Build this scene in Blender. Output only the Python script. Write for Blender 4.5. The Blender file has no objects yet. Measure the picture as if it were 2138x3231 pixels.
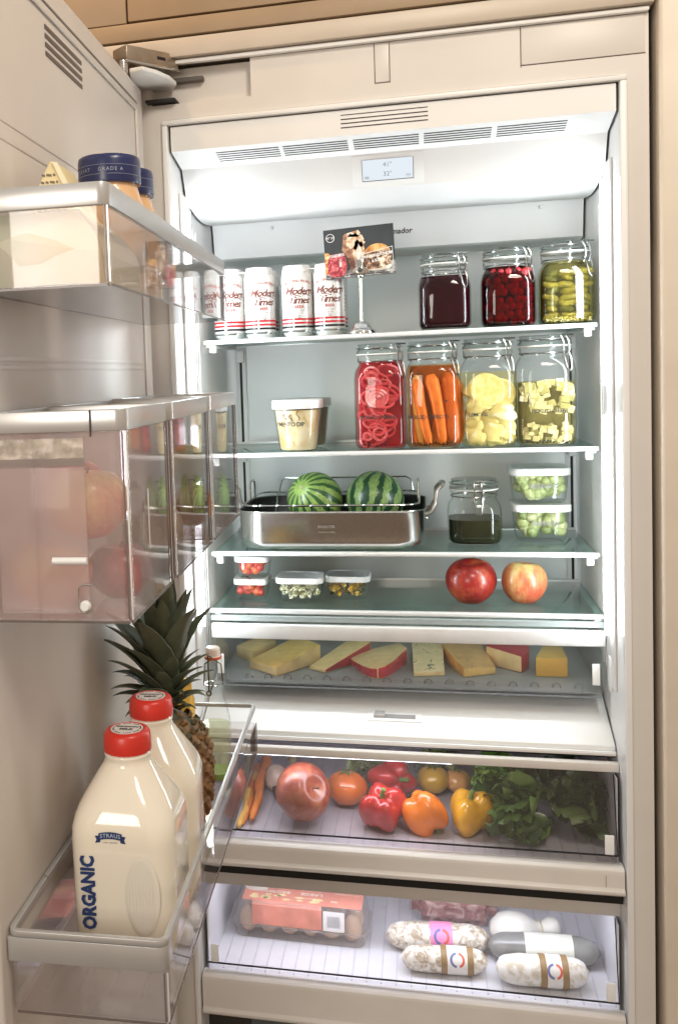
import bpy, bmesh, math, random
from mathutils import Vector, Matrix, noise as mnoise
random.seed(7)
PI = math.pi
scene = bpy.context.scene
COL = scene.collection

# ------------------------------------------------------------------ camera
CAM_POS = Vector((0.5129, -1.9071, 1.3953))
def _rot(rx, ry, rz):
    return Matrix.Rotation(rz, 3, 'Z') @ Matrix.Rotation(rx, 3, 'X') @ Matrix.Rotation(ry, 3, 'Z')
CAM_R = _rot(1.50392, -0.03880, 0.24008)
CAM_F, CAM_PX, CAM_PY = 3181.35, 562.78, 1404.75        # in photograph pixels
cam = bpy.data.cameras.new('camera')
cam.sensor_width = 36.0
cam.lens = CAM_F / 3231 * 36.0
cam.shift_x = (1069.0 - CAM_PX) / 3231
cam.shift_y = (CAM_PY - 1615.5) / 3231
cam.clip_start, cam.clip_end = 0.01, 100
cam_o = bpy.data.objects.new('camera', cam); COL.objects.link(cam_o)
cam_o.matrix_world = Matrix.Translation(CAM_POS) @ CAM_R.to_4x4()
scene.camera = cam_o

# ------------------------------------------------------------------ light
world = bpy.data.worlds.new('World'); scene.world = world
world.use_nodes = True
_bg = world.node_tree.nodes['Background']
# the warm kitchen all round: pale ceiling, tan walls, brown floor
_nt = world.node_tree; _tc = _nt.nodes.new('ShaderNodeTexCoord'); _sp = _nt.nodes.new('ShaderNodeSeparateXYZ'); _rp = _nt.nodes.new('ShaderNodeValToRGB')
_nt.links.new(_tc.outputs['Generated'], _sp.inputs[0]); _mr = _nt.nodes.new('ShaderNodeMapRange'); _mr.inputs['From Min'].default_value = -1; _mr.inputs['From Max'].default_value = 1
_nt.links.new(_sp.outputs['Z'], _mr.inputs['Value']); _nt.links.new(_mr.outputs[0], _rp.inputs['Fac']); _nt.links.new(_rp.outputs['Color'], _bg.inputs['Color'])
_e = _rp.color_ramp.elements; _e.new(.5); _e.new(.62)
for _q, (_p, _c) in zip(_e, ((.25, (.36, .25, .17)), (.48, (.98, .70, .49)), (.60, (.80, .66, .52)), (.85, (.95, .87, .76)))):
    _q.position = _p; _q.color = (*_c, 1)
_bg.inputs['Strength'].default_value = 0.43

def area(name, loc, target, size, power, color, shape='DISK', size_y=None):
    l = bpy.data.lights.new(name, 'AREA'); l.energy = power; l.color = color
    l.shape = shape; l.size = size
    if size_y: l.size_y = size_y
    o = bpy.data.objects.new(name, l); COL.objects.link(o); o.location = loc
    o.rotation_euler = (Vector(target) - Vector(loc)).to_track_quat('-Z', 'Y').to_euler()
    return o
area('kitchen_ceiling_lamp', (1.05, -1.75, 2.75), (0.35, 0, 1.4), 0.5, 11, (1.0, 0.90, 0.78))
area('front_fill_lamp', (-0.40, -3.4, 1.80), (0.40, 0, 1.0), 1.0, 23, (1.0, 0.93, 0.84), 'RECTANGLE', 0.9)  # fill lamp added behind the camera to brighten front-facing surfaces
area('kitchen_downlight', (0.95, -1.3, 2.75), (0.5, 0, 1.6), 0.25, 7, (1.0, 0.88, 0.72))
area('cabinet_spot', (-0.12, -0.28, 2.42), (0.06, 0.0, 2.0), 0.05, 1.1, (1.0, 0.62, 0.32))
STRIP_STRENGTH = 27.5
scene.view_settings.view_transform = 'Standard'
scene.view_settings.look = 'None'
scene.view_settings.exposure = 0.22
scene.view_settings.gamma = 1.0
try:
    scene.cycles.max_bounces = 14
    scene.cycles.transparent_max_bounces = 40
    scene.cycles.glossy_bounces = 6
    scene.cycles.transmission_bounces = 12
    scene.cycles.caustics_reflective = False
    scene.cycles.caustics_refractive = False
    scene.cycles.sample_clamp_indirect = 4.0
except Exception:
    pass

# pixel of the photograph (1568-wide scale) -> point of the ray on a world plane
def W(u, v, k, val):
    u *= 2138 / 1568; v *= 2138 / 1568
    d = CAM_R @ Vector(((u - CAM_PX) / CAM_F, -(v - CAM_PY) / CAM_F, -1.0))
    i = 'xyz'.index(k)
    return CAM_POS + d * ((val - CAM_POS[i]) / d[i])

# ------------------------------------------------------------------ mesh building
class MB:
    def __init__(s): s.v = []; s.f = []; s.m = []; s.mi = 0
    def add(s, vs, fs):
        o = len(s.v); s.v += [tuple(p) for p in vs]
        for f in fs: s.f.append(tuple(i + o for i in f)); s.m.append(s.mi)
        return s
    def box(s, x0, x1, y0, y1, z0, z1, bev=0.0, seg=2):
        if bev > 0:
            bm = bmesh.new(); bmesh.ops.create_cube(bm, size=1)
            for q in bm.verts:
                q.co = Vector((x0 + (q.co.x + .5) * (x1 - x0), y0 + (q.co.y + .5) * (y1 - y0), z0 + (q.co.z + .5) * (z1 - z0)))
            bmesh.ops.bevel(bm, geom=list(bm.edges), offset=bev, segments=seg, profile=.5, affect='EDGES')
            bm.verts.index_update()
            s.add([q.co for q in bm.verts], [[q.index for q in f.verts] for f in bm.faces]); bm.free()
            return s
        vs = [(x, y, z) for z in (z0, z1) for y in (y0, y1) for x in (x0, x1)]
        return s.add(vs, [(0, 2, 3, 1), (4, 5, 7, 6), (0, 1, 5, 4), (2, 6, 7, 3), (0, 4, 6, 2), (1, 3, 7, 5)])
    def rings(s, rr, cap0=True, cap1=True, closed=False):
        n = len(rr[0]); vs = [p for r in rr for p in r]; fs = []
        m = len(rr)
        for i in range(m if closed else m - 1):
            a, b = i * n, ((i + 1) % m) * n
            for j in range(n):
                k = (j + 1) % n; fs.append((a + j, a + k, b + k, b + j))
        if not closed:
            if cap0: fs.append(tuple(range(n - 1, -1, -1)))
            if cap1: fs.append(tuple(range((m - 1) * n, m * n)))
        return s.add(vs, fs)
    def lathe(s, prof, n=28, c=(0, 0, 0), cap0=True, cap1=True):
        rr = [[(c[0] + r * math.cos(2 * PI * j / n), c[1] + r * math.sin(2 * PI * j / n), c[2] + z) for j in range(n)] for r, z in prof]
        return s.rings(rr, cap0, cap1)
    def tube(s, pts, r, n=8, closed=False, cap=True):
        pts = [Vector(p) for p in pts]; m = len(pts); rr = []; up = None
        for i in range(m):
            a = pts[(i - 1) % m] if (closed or i > 0) else pts[i]
            b = pts[(i + 1) % m] if (closed or i < m - 1) else pts[i]
            t = (b - a).normalized()
            if up is None:
                up = Vector((0, 0, 1)) if abs(t.z) < .9 else Vector((1, 0, 0))
            x = t.cross(up)
            if x.length < 1e-4: x = t.cross(Vector((1, .3, .2)))
            x.normalize(); y = x.cross(t).normalized(); up = y
            q = r[i] if isinstance(r, (list, tuple)) else r
            rr.append([pts[i] + x * (q * math.cos(2 * PI * j / n)) + y * (q * math.sin(2 * PI * j / n)) for j in range(n)])
        return s.rings(rr, cap, cap, closed)
    def prism(s, poly, axis, a, b):
        """poly: list of 2-D points in the plane across `axis`"""
        def P(p, t):
            return {'x': (t, p[0], p[1]), 'y': (p[0], t, p[1]), 'z': (p[0], p[1], t)}[axis]
        n = len(poly)
        vs = [P(p, a) for p in poly] + [P(p, b) for p in poly]
        fs = [tuple(range(n)), tuple(range(2 * n - 1, n - 1, -1))] + [(j, j + n, (j + 1) % n + n, (j + 1) % n) for j in range(n)]
        return s.add(vs, fs)
    def ball(s, c, rx, ry=None, rz=None, n=14, m=9, rot=None, jit=0.0, seed=0, fn=None):
        ry = rx if ry is None else ry; rz = rx if rz is None else rz
        rr = []
        for i in range(m + 1):
            th = PI * (i + .02) / (m + .04); ring = []
            for j in range(n):
                ph = 2 * PI * j / n
                d = Vector((math.sin(th) * math.cos(ph), math.sin(th) * math.sin(ph), -math.cos(th)))
                k = 1.0
                if jit: k += jit * mnoise.noise(d * 1.7 + Vector((seed, seed * 2.3, 1)))
                if fn: k *= fn(th, ph)
                p = Vector((d.x * rx * k, d.y * ry * k, d.z * rz * k))
                if rot: p = rot @ p
                ring.append(p + Vector(c))
            rr.append(ring)
        return s.rings(rr)
    def build(s, name, mats, parent=None, loc=None, rotz=None, smooth=35, bev=0.0):
        return mesh_obj(name, s.mesh(name, mats, smooth, bev), parent, loc, rotz)
    def mesh(s, name, mats, smooth=35, bev=0.0):
        me = bpy.data.meshes.new(name); me.from_pydata(s.v, [], s.f)
        if not isinstance(mats, (list, tuple)): mats = [mats]
        for q in mats: me.materials.append(q)
        if len(mats) > 1: me.polygons.foreach_set('material_index', s.m)
        bm = bmesh.new(); bm.from_mesh(me)
        if bev > 0:
            es = [e for e in bm.edges if len(e.link_faces) == 2 and e.calc_face_angle(0) > .5]
            bmesh.ops.bevel(bm, geom=es, offset=bev, segments=2, profile=.5, affect='EDGES', clamp_overlap=True)
        bmesh.ops.recalc_face_normals(bm, faces=bm.faces[:])
        bm.to_mesh(me); bm.free()
        if smooth:
            me.shade_smooth(); me.set_sharp_from_angle(angle=math.radians(smooth))
        return me

def mesh_obj(name, me, parent=None, loc=None, rotz=None):
    o = bpy.data.objects.new(name, me); COL.objects.link(o)
    if parent: o.parent = parent
    if loc: o.location = loc
    if rotz: o.rotation_euler.z = rotz
    return o
def tag(o, label=None, cat=None, group=None, kind=None):
    if label: o['label'] = label
    if cat: o['category'] = cat
    if group: o['group'] = group
    if kind: o['kind'] = kind
    return o
def thing(name, label, cat, loc=(0, 0, 0), rotz=0, group=None):
    o = bpy.data.objects.new(name, None); COL.objects.link(o)
    o.empty_display_size = .02
    o.location = loc; o.rotation_euler.z = rotz
    return tag(o, label, cat, group)
def empty(name, parent, loc=(0, 0, 0), rotz=0):
    o = bpy.data.objects.new(name, None); COL.objects.link(o); o.parent = parent
    o.location = loc; o.rotation_euler.z = rotz; o.empty_display_size = .02
    return o
def copy_tree(o, parent=None):
    kids = list(o.children); c = o.copy(); COL.objects.link(c); c.parent = parent
    for ch in kids: copy_tree(ch, c)
    return c

def rrect(hx, hy, r, n=6, cx=0, cy=0):
    r = min(r, hx - 1e-5, hy - 1e-5); out = []
    for sx, sy, a0 in ((1, 1, 0), (-1, 1, PI / 2), (-1, -1, PI), (1, -1, 1.5 * PI)):
        for i in range(n):
            a = a0 + (PI / 2) * i / (n - 1)
            out.append((cx + sx * (hx - r) + r * math.cos(a), cy + sy * (hy - r) + r * math.sin(a)))
    return out
def rloft(secs, n=6):
    """secs: (z, hx, hy, r) rounded-rectangle rings"""
    return [[(x, y, z) for x, y in rrect(hx, hy, r, n)] for z, hx, hy, r in secs]

def text_mb(body, size, fn, mb=None, align='CENTER', shear=0.0, offset=0.0, space=1.0):
    """letters as flat faces; fn maps (x, y) in metres to a 3-D point"""
    mb = mb or MB()
    cu = bpy.data.curves.new('t', 'FONT'); cu.body = body; cu.size = size
    cu.align_x = align; cu.align_y = 'CENTER'; cu.shear = shear; cu.offset = offset; cu.space_character = space
    cu.resolution_u = 2
    ob = bpy.data.objects.new('t', cu)
    me = bpy.data.meshes.new_from_object(ob)
    mb.add([fn(q.co.x, q.co.y) for q in me.vertices], [tuple(p.vertices) for p in me.polygons])
    bpy.data.objects.remove(ob); bpy.data.curves.remove(cu); bpy.data.meshes.remove(me)
    return mb

# ------------------------------------------------------------------ materials
_M = {}
def new_mat(name):
    m = bpy.data.materials.new(name); m.use_nodes = True
    nt = m.node_tree; nt.nodes.clear()
    out = nt.nodes.new('ShaderNodeOutputMaterial')
    return m, nt, out
def N(nt, t, **kw):
    n = nt.nodes.new('ShaderNode' + t)
    for k, v in kw.items():
        if k.startswith('i_'): n.inputs[k[2:].replace('_', ' ')].default_value = v
        else: setattr(n, k, v)
    return n
def L(nt, a, b): nt.links.new(a, b)
def c4(c): return (c[0], c[1], c[2], 1)
def ramp(nt, fac, stops, interp='LINEAR'):
    r = nt.nodes.new('ShaderNodeValToRGB'); r.color_ramp.interpolation = interp
    e = r.color_ramp.elements
    while len(e) < len(stops): e.new(.5)
    for q, (p, c) in zip(e, stops): q.position = p; q.color = c4(c)
    L(nt, fac, r.inputs['Fac']); return r.outputs['Color']
def math_n(nt, op, a, b=None):
    n = nt.nodes.new('ShaderNodeMath'); n.operation = op
    for i, x in enumerate((a, b)):
        if x is None: continue
        if isinstance(x, (int, float)): n.inputs[i].default_value = x
        else: L(nt, x, n.inputs[i])
    return n.outputs[0]
def mixc(nt, f, a, b, mode='MIX'):
    n = nt.nodes.new('ShaderNodeMix'); n.data_type = 'RGBA'; n.blend_type = mode
    for x, i in ((f, 0), (a, 6), (b, 7)):
        if isinstance(x, (int, float)): n.inputs[i].default_value = x
        elif isinstance(x, (tuple, list)): n.inputs[i].default_value = c4(x)
        else: L(nt, x, n.inputs[i])
    return n.outputs[2]

def mat(name, col, rough=.45, metal=0.0, vary=.06, scale=40, bump=0.0, bscale=200, sss=0.0, coat=0.0, spec=.5, emit=None, es=0.0, trans=0.0):
    if name in _M: return _M[name]
    m, nt, out = new_mat(name)
    p = N(nt, 'BsdfPrincipled'); tc = N(nt, 'TexCoord')
    nz = N(nt, 'TexNoise'); nz.inputs['Scale'].default_value = scale; nz.inputs['Detail'].default_value = 4
    L(nt, tc.outputs['Object'], nz.inputs['Vector'])
    lo = [max(0, c * (1 - vary)) for c in col]; hi = [min(1, c * (1 + vary)) for c in col]
    L(nt, ramp(nt, nz.outputs['Fac'], [(.3, lo), (.7, hi)]), p.inputs['Base Color'])
    n9 = N(nt, 'TexNoise'); n9.inputs['Scale'].default_value = 7; n9.inputs['Detail'].default_value = 6; n9.inputs['Roughness'].default_value = .7; n9.inputs['Distortion'].default_value = .8
    L(nt, tc.outputs['Object'], n9.inputs['Vector'])        # smears: the gloss is never even
    L(nt, math_n(nt, 'ADD', math_n(nt, 'MULTIPLY', math_n(nt, 'ADD', math_n(nt, 'MULTIPLY', nz.outputs['Fac'], .4), n9.outputs['Fac']), min(.14, rough * .6)), rough - min(.14, rough * .6) * .7), p.inputs['Roughness'])
    p.inputs['Metallic'].default_value = metal
    p.inputs['Specular IOR Level'].default_value = spec
    if sss: p.inputs['Subsurface Weight'].default_value = sss; p.inputs['Subsurface Radius'].default_value = (.012, .008, .005); p.inputs['Subsurface Scale'].default_value = 1
    if coat: p.inputs['Coat Weight'].default_value = coat; p.inputs['Coat Roughness'].default_value = .08
    if trans: p.inputs['Transmission Weight'].default_value = trans
    if emit: p.inputs['Emission Color'].default_value = c4(emit); p.inputs['Emission Strength'].default_value = es
    if bump:
        b = N(nt, 'Bump'); b.inputs['Strength'].default_value = bump; b.inputs['Distance'].default_value = .002
        n2 = N(nt, 'TexNoise'); n2.inputs['Scale'].default_value = bscale; n2.inputs['Detail'].default_value = 3
        L(nt, tc.outputs['Object'], n2.inputs['Vector']); L(nt, n2.outputs['Fac'], b.inputs['Height']); L(nt, b.outputs['Normal'], p.inputs['Normal'])
    L(nt, p.outputs[0], out.inputs[0]); _M[name] = m
    return m

def glass(name, tint=(1, 1, 1), edge=(.55, .62, .60), haze=0.0, hazecol=(.8, .8, .82), rough=.02, ior=1.45, gloss=1.0, streak=0.0):
    """thin clear pane: transparent with Fresnel reflection, thicker and darker at grazing angles, a little haze"""
    if name in _M: return _M[name]
    m, nt, out = new_mat(name)
    tr = N(nt, 'BsdfTransparent'); gl = N(nt, 'BsdfGlossy'); gl.inputs['Roughness'].default_value = rough
    lw = N(nt, 'LayerWeight'); lw.inputs['Blend'].default_value = .35
    L(nt, ramp(nt, lw.outputs['Facing'], [(0.0, tint), (.62, tint), (1.0, edge)]), tr.inputs['Color'])
    base = tr.outputs[0]
    if haze:
        df = N(nt, 'BsdfDiffuse'); df.inputs['Color'].default_value = c4(hazecol)
        tl = N(nt, 'BsdfTranslucent'); tl.inputs['Color'].default_value = c4(hazecol)
        ad = N(nt, 'MixShader'); ad.inputs[0].default_value = .5; L(nt, df.outputs[0], ad.inputs[1]); L(nt, tl.outputs[0], ad.inputs[2])
        mx = N(nt, 'MixShader'); L(nt, base, mx.inputs[1]); L(nt, ad.outputs[0], mx.inputs[2])
        tc = N(nt, 'TexCoord'); nz = N(nt, 'TexNoise'); nz.inputs['Scale'].default_value = 9; nz.inputs['Detail'].default_value = 5
        L(nt, tc.outputs['Object'], nz.inputs['Vector'])
        L(nt, math_n(nt, 'MULTIPLY', math_n(nt, 'ADD', nz.outputs['Fac'], .5), haze), mx.inputs[0])
        base = mx.outputs[0]
    # Schlick's approximation, the same from both sides of the thin wall
    lf = N(nt, 'LayerWeight'); lf.inputs['Blend'].default_value = .5
    f0 = ((ior - 1) / (ior + 1)) ** 2
    fm = math_n(nt, 'MULTIPLY', math_n(nt, 'ADD', math_n(nt, 'MULTIPLY', math_n(nt, 'POWER', lf.outputs['Facing'], 5.0), 1 - f0), f0), gloss)
    fm = math_n(nt, 'MINIMUM', fm, 1.0)
    mg = N(nt, 'MixShader'); L(nt, fm, mg.inputs[0]); L(nt, base, mg.inputs[1]); L(nt, gl.outputs[0], mg.inputs[2])
    L(nt, mg.outputs[0], out.inputs[0]); _M[name] = m
    return m

def liquid(name, tint, body, fac, rough=.05):
    """pickling liquid: tinted, partly scattering"""
    if name in _M: return _M[name]
    m, nt, out = new_mat(name)
    tr = N(nt, 'BsdfTransparent'); tr.inputs['Color'].default_value = c4(tint)
    p = N(nt, 'BsdfPrincipled'); p.inputs['Roughness'].default_value = rough; p.inputs['Specular IOR Level'].default_value = .15
    tc = N(nt, 'TexCoord'); nz = N(nt, 'TexNoise'); nz.inputs['Scale'].default_value = 60
    L(nt, tc.outputs['Object'], nz.inputs['Vector'])
    L(nt, ramp(nt, nz.outputs['Fac'], [(.3, [x * .8 for x in body]), (.7, [min(1, x * 1.15) for x in body])]), p.inputs['Base Color'])
    mx = N(nt, 'MixShader'); mx.inputs[0].default_value = fac
    L(nt, tr.outputs[0], mx.inputs[1]); L(nt, p.outputs[0], mx.inputs[2]); L(nt, mx.outputs[0], out.inputs[0])
    _M[name] = m; return m

def emitter(name, col, s):
    if name in _M: return _M[name]
    m, nt, out = new_mat(name)
    e = N(nt, 'Emission'); e.inputs['Color'].default_value = c4(col); e.inputs['Strength'].default_value = s
    L(nt, e.outputs[0], out.inputs[0]); _M[name] = m; return m

white_plastic = mat('white_plastic', (.86, .87, .87), .38, vary=.03, scale=6)
liner_mat = mat('liner_plastic', (.86, .875, .88), .34, vary=.04, scale=5)
frame_mat = mat('frame_paint', (.70, .67, .635), .42, vary=.03, scale=8)
door_mat = mat('door_liner_plastic', (.66, .61, .565), .36, vary=.04, scale=4)
grey_rim = mat('satin_grey_rim', (.56, .56, .555), .30, metal=.45, vary=.03, scale=12)
alum = mat('satin_aluminium', (.78, .79, .79), .32, metal=.35, vary=.04, scale=30)
beige_rail = mat('drawer_rail_plastic', (.70, .665, .63), .40, vary=.03, scale=12)
black = mat('black_gap', (.006, .006, .006), .6, vary=.1)
wire = mat('bail_wire_steel', (.42, .43, .43), .22, metal=1.0, vary=.1, scale=80)
chrome = mat('chrome_wire', (.75, .75, .74), .14, metal=1.0, vary=.05, scale=80)
cab_mat = mat('cabinet_paint', (.34, .245, .155), .5, vary=.05, scale=14, bump=.05, bscale=90)
trim_mat = mat('cabinet_trim_paint', (.56, .49, .41), .42, vary=.04, scale=14)
dark_print = mat('dark_print', (.035, .03, .028), .5)
white_print = mat('white_print', (.82, .82, .80), .5)
grey_print = mat('grey_print', (.30, .30, .30), .5)
clear_bin = glass('clear_bin_plastic', (.96, .95, .955), (.80, .78, .80), haze=.05, hazecol=(.78, .74, .74), rough=.03, gloss=1.2)
clear_wall = glass('clear_drawer_plastic', (.98, .98, .985), (.82, .83, .85), haze=.02, hazecol=(.80, .80, .84), rough=.04)
frosted = glass('frosted_bin_plastic', (.985, .95, .95), (.82, .77, .77), haze=.20, hazecol=(1.0, .92, .91), rough=.06, gloss=1.3)
milky = glass('milky_panel_plastic', (.99, .97, .97), (.88, .85, .85), haze=.30, hazecol=(1.0, .93, .92), rough=.10, gloss=1.2)
lid_glass = glass('jar_lid_glass', (.84, .88, .87), (.14, .18, .17), haze=.05, hazecol=(.8, .84, .83), rough=.02, ior=1.5, gloss=1.2)
jar_glass = glass('jar_glass', (.985, .995, .99), (.26, .32, .30), rough=.015, ior=1.5, gloss=1.0)
box_glass = glass('container_glass', (.97, .99, .98), (.42, .54, .50), haze=.03, hazecol=(.8, .86, .84), rough=.02, ior=1.5, gloss=.8)
shelf_glass = glass('shelf_glass', (.86, .945, .925), (.58, .74, .70), haze=.10, hazecol=(.48, .62, .60), rough=.03, ior=1.45, gloss=.9)
# ================================================================== kitchen cabinet round the refrigerator
cab = thing('kitchen_cabinet', 'tan painted cabinet boxing in the refrigerator, with a grooved flap above it', 'cabinet', (0, 0, 0))
MB().box(-1.2, 1.5, .64, .68, -.1, 3.0).build('back_panel', black, cab)
MB().box(-1.2, .904, -.022, .62, 1.995, 2.030, bev=.003).build('face_rail', trim_mat, cab)
# overhead flap: outer frame and a slightly recessed field with a dark groove round it
g = MB()
g.box(-1.2, 1.5, -.022, .0, 2.034, 2.066, bev=.0015)
g.box(-1.2, -.018, -.022, .0, 2.0675, 2.6, bev=.0015)
g.build('flap_frame', cab_mat, cab)
MB().box(-.0145, 1.5, -.022, .0, 2.070, 2.6, bev=.0015).build('flap_field', cab_mat, cab)
MB().box(-1.2, 1.5, .001, .62, 2.034, 2.62).build('flap_backing', black, cab)
MB().box(.9095, 1.5, -.026, .6, -.1, 2.030, bev=.006, seg=3).build('filler_stile', mat('trim_paint_brightened', (.72, .64, .54), .45, vary=.04, scale=14), cab)  # trim paint made paler here, standing in for light on the stile
MB().box(-.70, -.02, .02, .62, -.1, 1.990, bev=.004).build('side_panel', cab_mat, cab)

# ================================================================== refrigerator
XL, XR, YB = .05, .85, .525
fr = thing('refrigerator', 'open built-in refrigerator column with lit white interior and glass shelves', 'refrigerator', (0, 0, 0))
# face frame, with the hinge pocket at upper left and two cover plates
ff = MB()
ff.box(.0, .0393, -.0, .03, -.1, 1.876)
ff.box(.8625, .898, -.0, .03, -.1, 1.876)
ff.box(.0, .898, -.0, .03, 1.876, 1.915)
ff.box(.212, .898, -.0, .03, 1.915, 1.985)
ff.box(.0, .212, .022, .03, 1.915, 1.985)
ff.box(-.0, .02, -.0, .022, 1.915, 1.985)
ff.build('face_frame', frame_mat, fr, smooth=0)
MB().box(.440, .465, -.0016, .002, 1.915, 1.984, bev=.0006).build('cover_plate', frame_mat, fr)
MB().box(.692, .892, -.0016, .002, 1.919, 1.984, bev=.0006).build('cover_plate', frame_mat, fr)
gap_m = mat('gap_brown', (.10, .075, .055), .6)
for a in ((.4385, .4398, 1.915, 1.984), (.4652, .4665, 1.915, 1.984), (.6900, .6913, 1.915, 1.984), (.4385, .4665, 1.9135, 1.9149), (.690, .893, 1.9175, 1.9189)):
    MB().box(a[0], a[1], -.0006, .001, a[2], a[3]).build('plate_gap', gap_m, fr, smooth=0)
MB().box(.0, .898, -.012, .0, 1.985, 1.9935, bev=.003).build('top_bead', white_plastic, fr)
# white bead round the opening
bd = MB()
bd.box(.0395, .0497, -.009, .03, .0, 1.8745, bev=.0025); bd.box(.8503, .8622, -.009, .03, .0, 1.8745, bev=.0025)
bd.box(.0395, .8622, -.009, .03, 1.8748, 1.884, bev=.003)
bd.build('opening_bead', white_plastic, fr)
# liner: one skin with rounded rear corners, open at the front
lin = MB()
def liner_ring(y0, y1, r):
    pts = [(XL, y0)]
    for i in range(7):
        a = PI - (PI / 2) * i / 6; pts.append((XL + r + r * math.cos(a), y1 - r + r * math.sin(a)))
    for i in range(7):
        a = PI / 2 - (PI / 2) * i / 6; pts.append((XR - r + r * math.cos(a), y1 - r + r * math.sin(a)))
    pts.append((XR, y0)); return pts
pts = liner_ring(-.004, YB, .02); n = len(pts)
outer = liner_ring(.031, YB + .03, .03); outer = [(x + (-.03 if x < .45 else .03), y) for x, y in outer]
zs = (.0, 1.885)
vs = [(x, y, z) for z in zs for x, y in pts] + [(x, y, z) for z in zs for x, y in outer]
fs = [(j, j + 1, n + j + 1, n + j) for j in range(n - 1)] + [(2 * n + j, 3 * n + j, 3 * n + j + 1, 2 * n + j + 1) for j in range(n - 1)]
fs += [tuple(range(n, 2 * n)), tuple(range(n))]
lin.add(vs, fs).build('liner', liner_mat, fr, smooth=40)
# rear mounting tracks with dark slots
for x in (.083, .835):
    MB().box(x - .013, x + .013, YB - .006, YB - .0005, .86, 1.46, bev=.002).build('shelf_track', liner_mat, fr)
    MB().box(x - .0028, x + .0028, YB - .0072, YB - .0062, .86, 1.45).build('track_slot', black, fr)
# LED strips up both side walls, in a white housing
led = emitter('led_strip', (.90, .97, 1.0), STRIP_STRENGTH)
for s, x0 in ((1, XL), (-1, XR)):
    h = MB(); sg = MB()
    a, b = sorted((x0 + s * .0005, x0 + s * .005))
    h.box(a, b, .066, .150, .78, 1.76, bev=.002); h.build('light_housing', white_plastic, fr)
    for z0, z1 in ((1.352, 1.725), (.885, 1.295)):
        a, b = sorted((x0 + s * .0052, x0 + s * .0085))
        q = MB().prism([(x0 + s * .0052, .080), (x0 + s * .0180, .084), (x0 + s * .0052, .126)], 'z', z0, z1)
        q.build('light_strip', led, fr, smooth=0)
    for y in (.158, .176, .20):
        a, b = sorted((x0 + s * .0004, x0 + s * .0025)); h = MB().box(a, b, y, y + .0035, .80, 1.70)
        h.build('wall_rib', liner_mat, fr)

# ------------------------------------------------------------------ control unit on the ceiling
prof = [(.0, 1.8722), (.0, 1.826), (.085, 1.808), (.118, 1.748)]
for i in range(1, 9):
    a = i / 8; prof.append((.118 + .25 * a, 1.748 - .022 * math.sin(a * PI) * .6 - .012 * a))
prof += [(.375, 1.722), (.388, 1.661), (.398, 1.657), (YB - .002, 1.657), (YB - .002, 1.8722)]
cu_ = MB().prism(prof, 'x', .0545, .8455)
cu_.build('control_unit', white_plastic, fr, smooth=20)
for a, b in ((.0520, .0542), (.8458, .8482)):
    MB().prism([(p[0] * .99 + .0045, p[1] - .0005) for p in prof], 'x', a, b).build('unit_side_gap', black, fr, smooth=0)
MB().box(.0508, .8495, .004, .02, 1.8725, 1.8745).build('unit_top_gap', black, fr, smooth=0)
def on_face(y0, z0, y1, z1, off):
    """map (x, t in metres down the face) to 3-D, off = metres proud"""
    d = Vector((0, y1 - y0, z1 - z0)); ln = d.length; d.normalize(); nrm = Vector((0, d.z, -d.y))
    def f(x, t, o=0): return Vector((x, y0, z0)) + d * t + nrm * (off + o)
    return f, ln
fa, la = on_face(.0, 1.870, .0, 1.826, 0)
fb, lb = on_face(.0, 1.826, .085, 1.808, 0)
fc, lc = on_face(.085, 1.808, .118, 1.748, 0)
def slab(mb, f, x0, x1, t0, t1, h0, h1):
    vs = [f(x, t, h) for h in (h0, h1) for t in (t0, t1) for x in (x0, x1)]
    mb.add(vs, [(0, 2, 3, 1), (4, 5, 7, 6), (0, 1, 5, 4), (2, 6, 7, 3), (0, 4, 6, 2), (1, 3, 7, 5)])
xa0, xa1 = W(788, 285, 'y', 0).x, W(990, 285, 'y', 0).x
for i in range(4):
    s = MB(); t = .006 + i * .0075; slab(s, fa, xa0, xa1, t, t + .0018 - .0004 * (i == 0), .0002, .0007)
    s.build('vent_slot', black, fr, smooth=0)
for a, b in ((505, 648), (657, 805), (818, 968), (980, 1135), (1148, 1308)):
    x0 = W(a, 360 - (a - 505) * .1, 'y', .045).x; x1 = W(b, 360 - (b - 505) * .1, 'y', .045).x
    v = empty('air_vent', fr)
    for i in range(5):
        s = MB(); t = .020 + i * .0098; slab(s, fb, x0, x1, t, t + .0034, .0002, .0006); s.build('slot', black, v, smooth=0)
dsp = empty('display', fr)
xd0, xd1 = W(838, 395, 'y', .1).x, W(955, 390, 'y', .1).x
xp0, xp1 = W(815, 400, 'y', .1).x, W(980, 395, 'y', .1).x
s = MB(); slab(s, fc, xp0, xp1, .0035, .064, -.002, .0010); s.build('bezel', white_plastic, dsp, bev=.0004)
s = MB(); slab(s, fc, xd0 - .001, xd1 + .001, .0125, .0545, .0011, .0016); s.build('screen_border', black, dsp, smooth=0)
s = MB(); slab(s, fc, xd0, xd1, .0125, .053, .0017, .0021); s.build('screen', emitter('display_glow', (.86, .93, 1.0), .80), dsp, smooth=0)
xm = (xd0 + xd1) / 2
s = text_mb('41°', .0125, lambda x, y: fc(xm + x, .0235 - y, .0025)); text_mb('32°', .0125, lambda x, y: fc(xm + x, .0415 - y, .0025), s)
s.build('digits', mat('digit_grey', (.22, .27, .31), .5), dsp, smooth=0)
s = MB(); slab(s, fc, xd0 + .004, xd0 + .012, .044, .049, .0022, .0024); slab(s, fc, xd1 - .013, xd1 - .005, .044, .049, .0022, .0024)
s.build('screen_icon', mat('icon_blue', (.50, .56, .66), .5), dsp, smooth=0)
ff2, l2 = on_face(.375, 1.722, .388, 1.661, 0)
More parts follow.
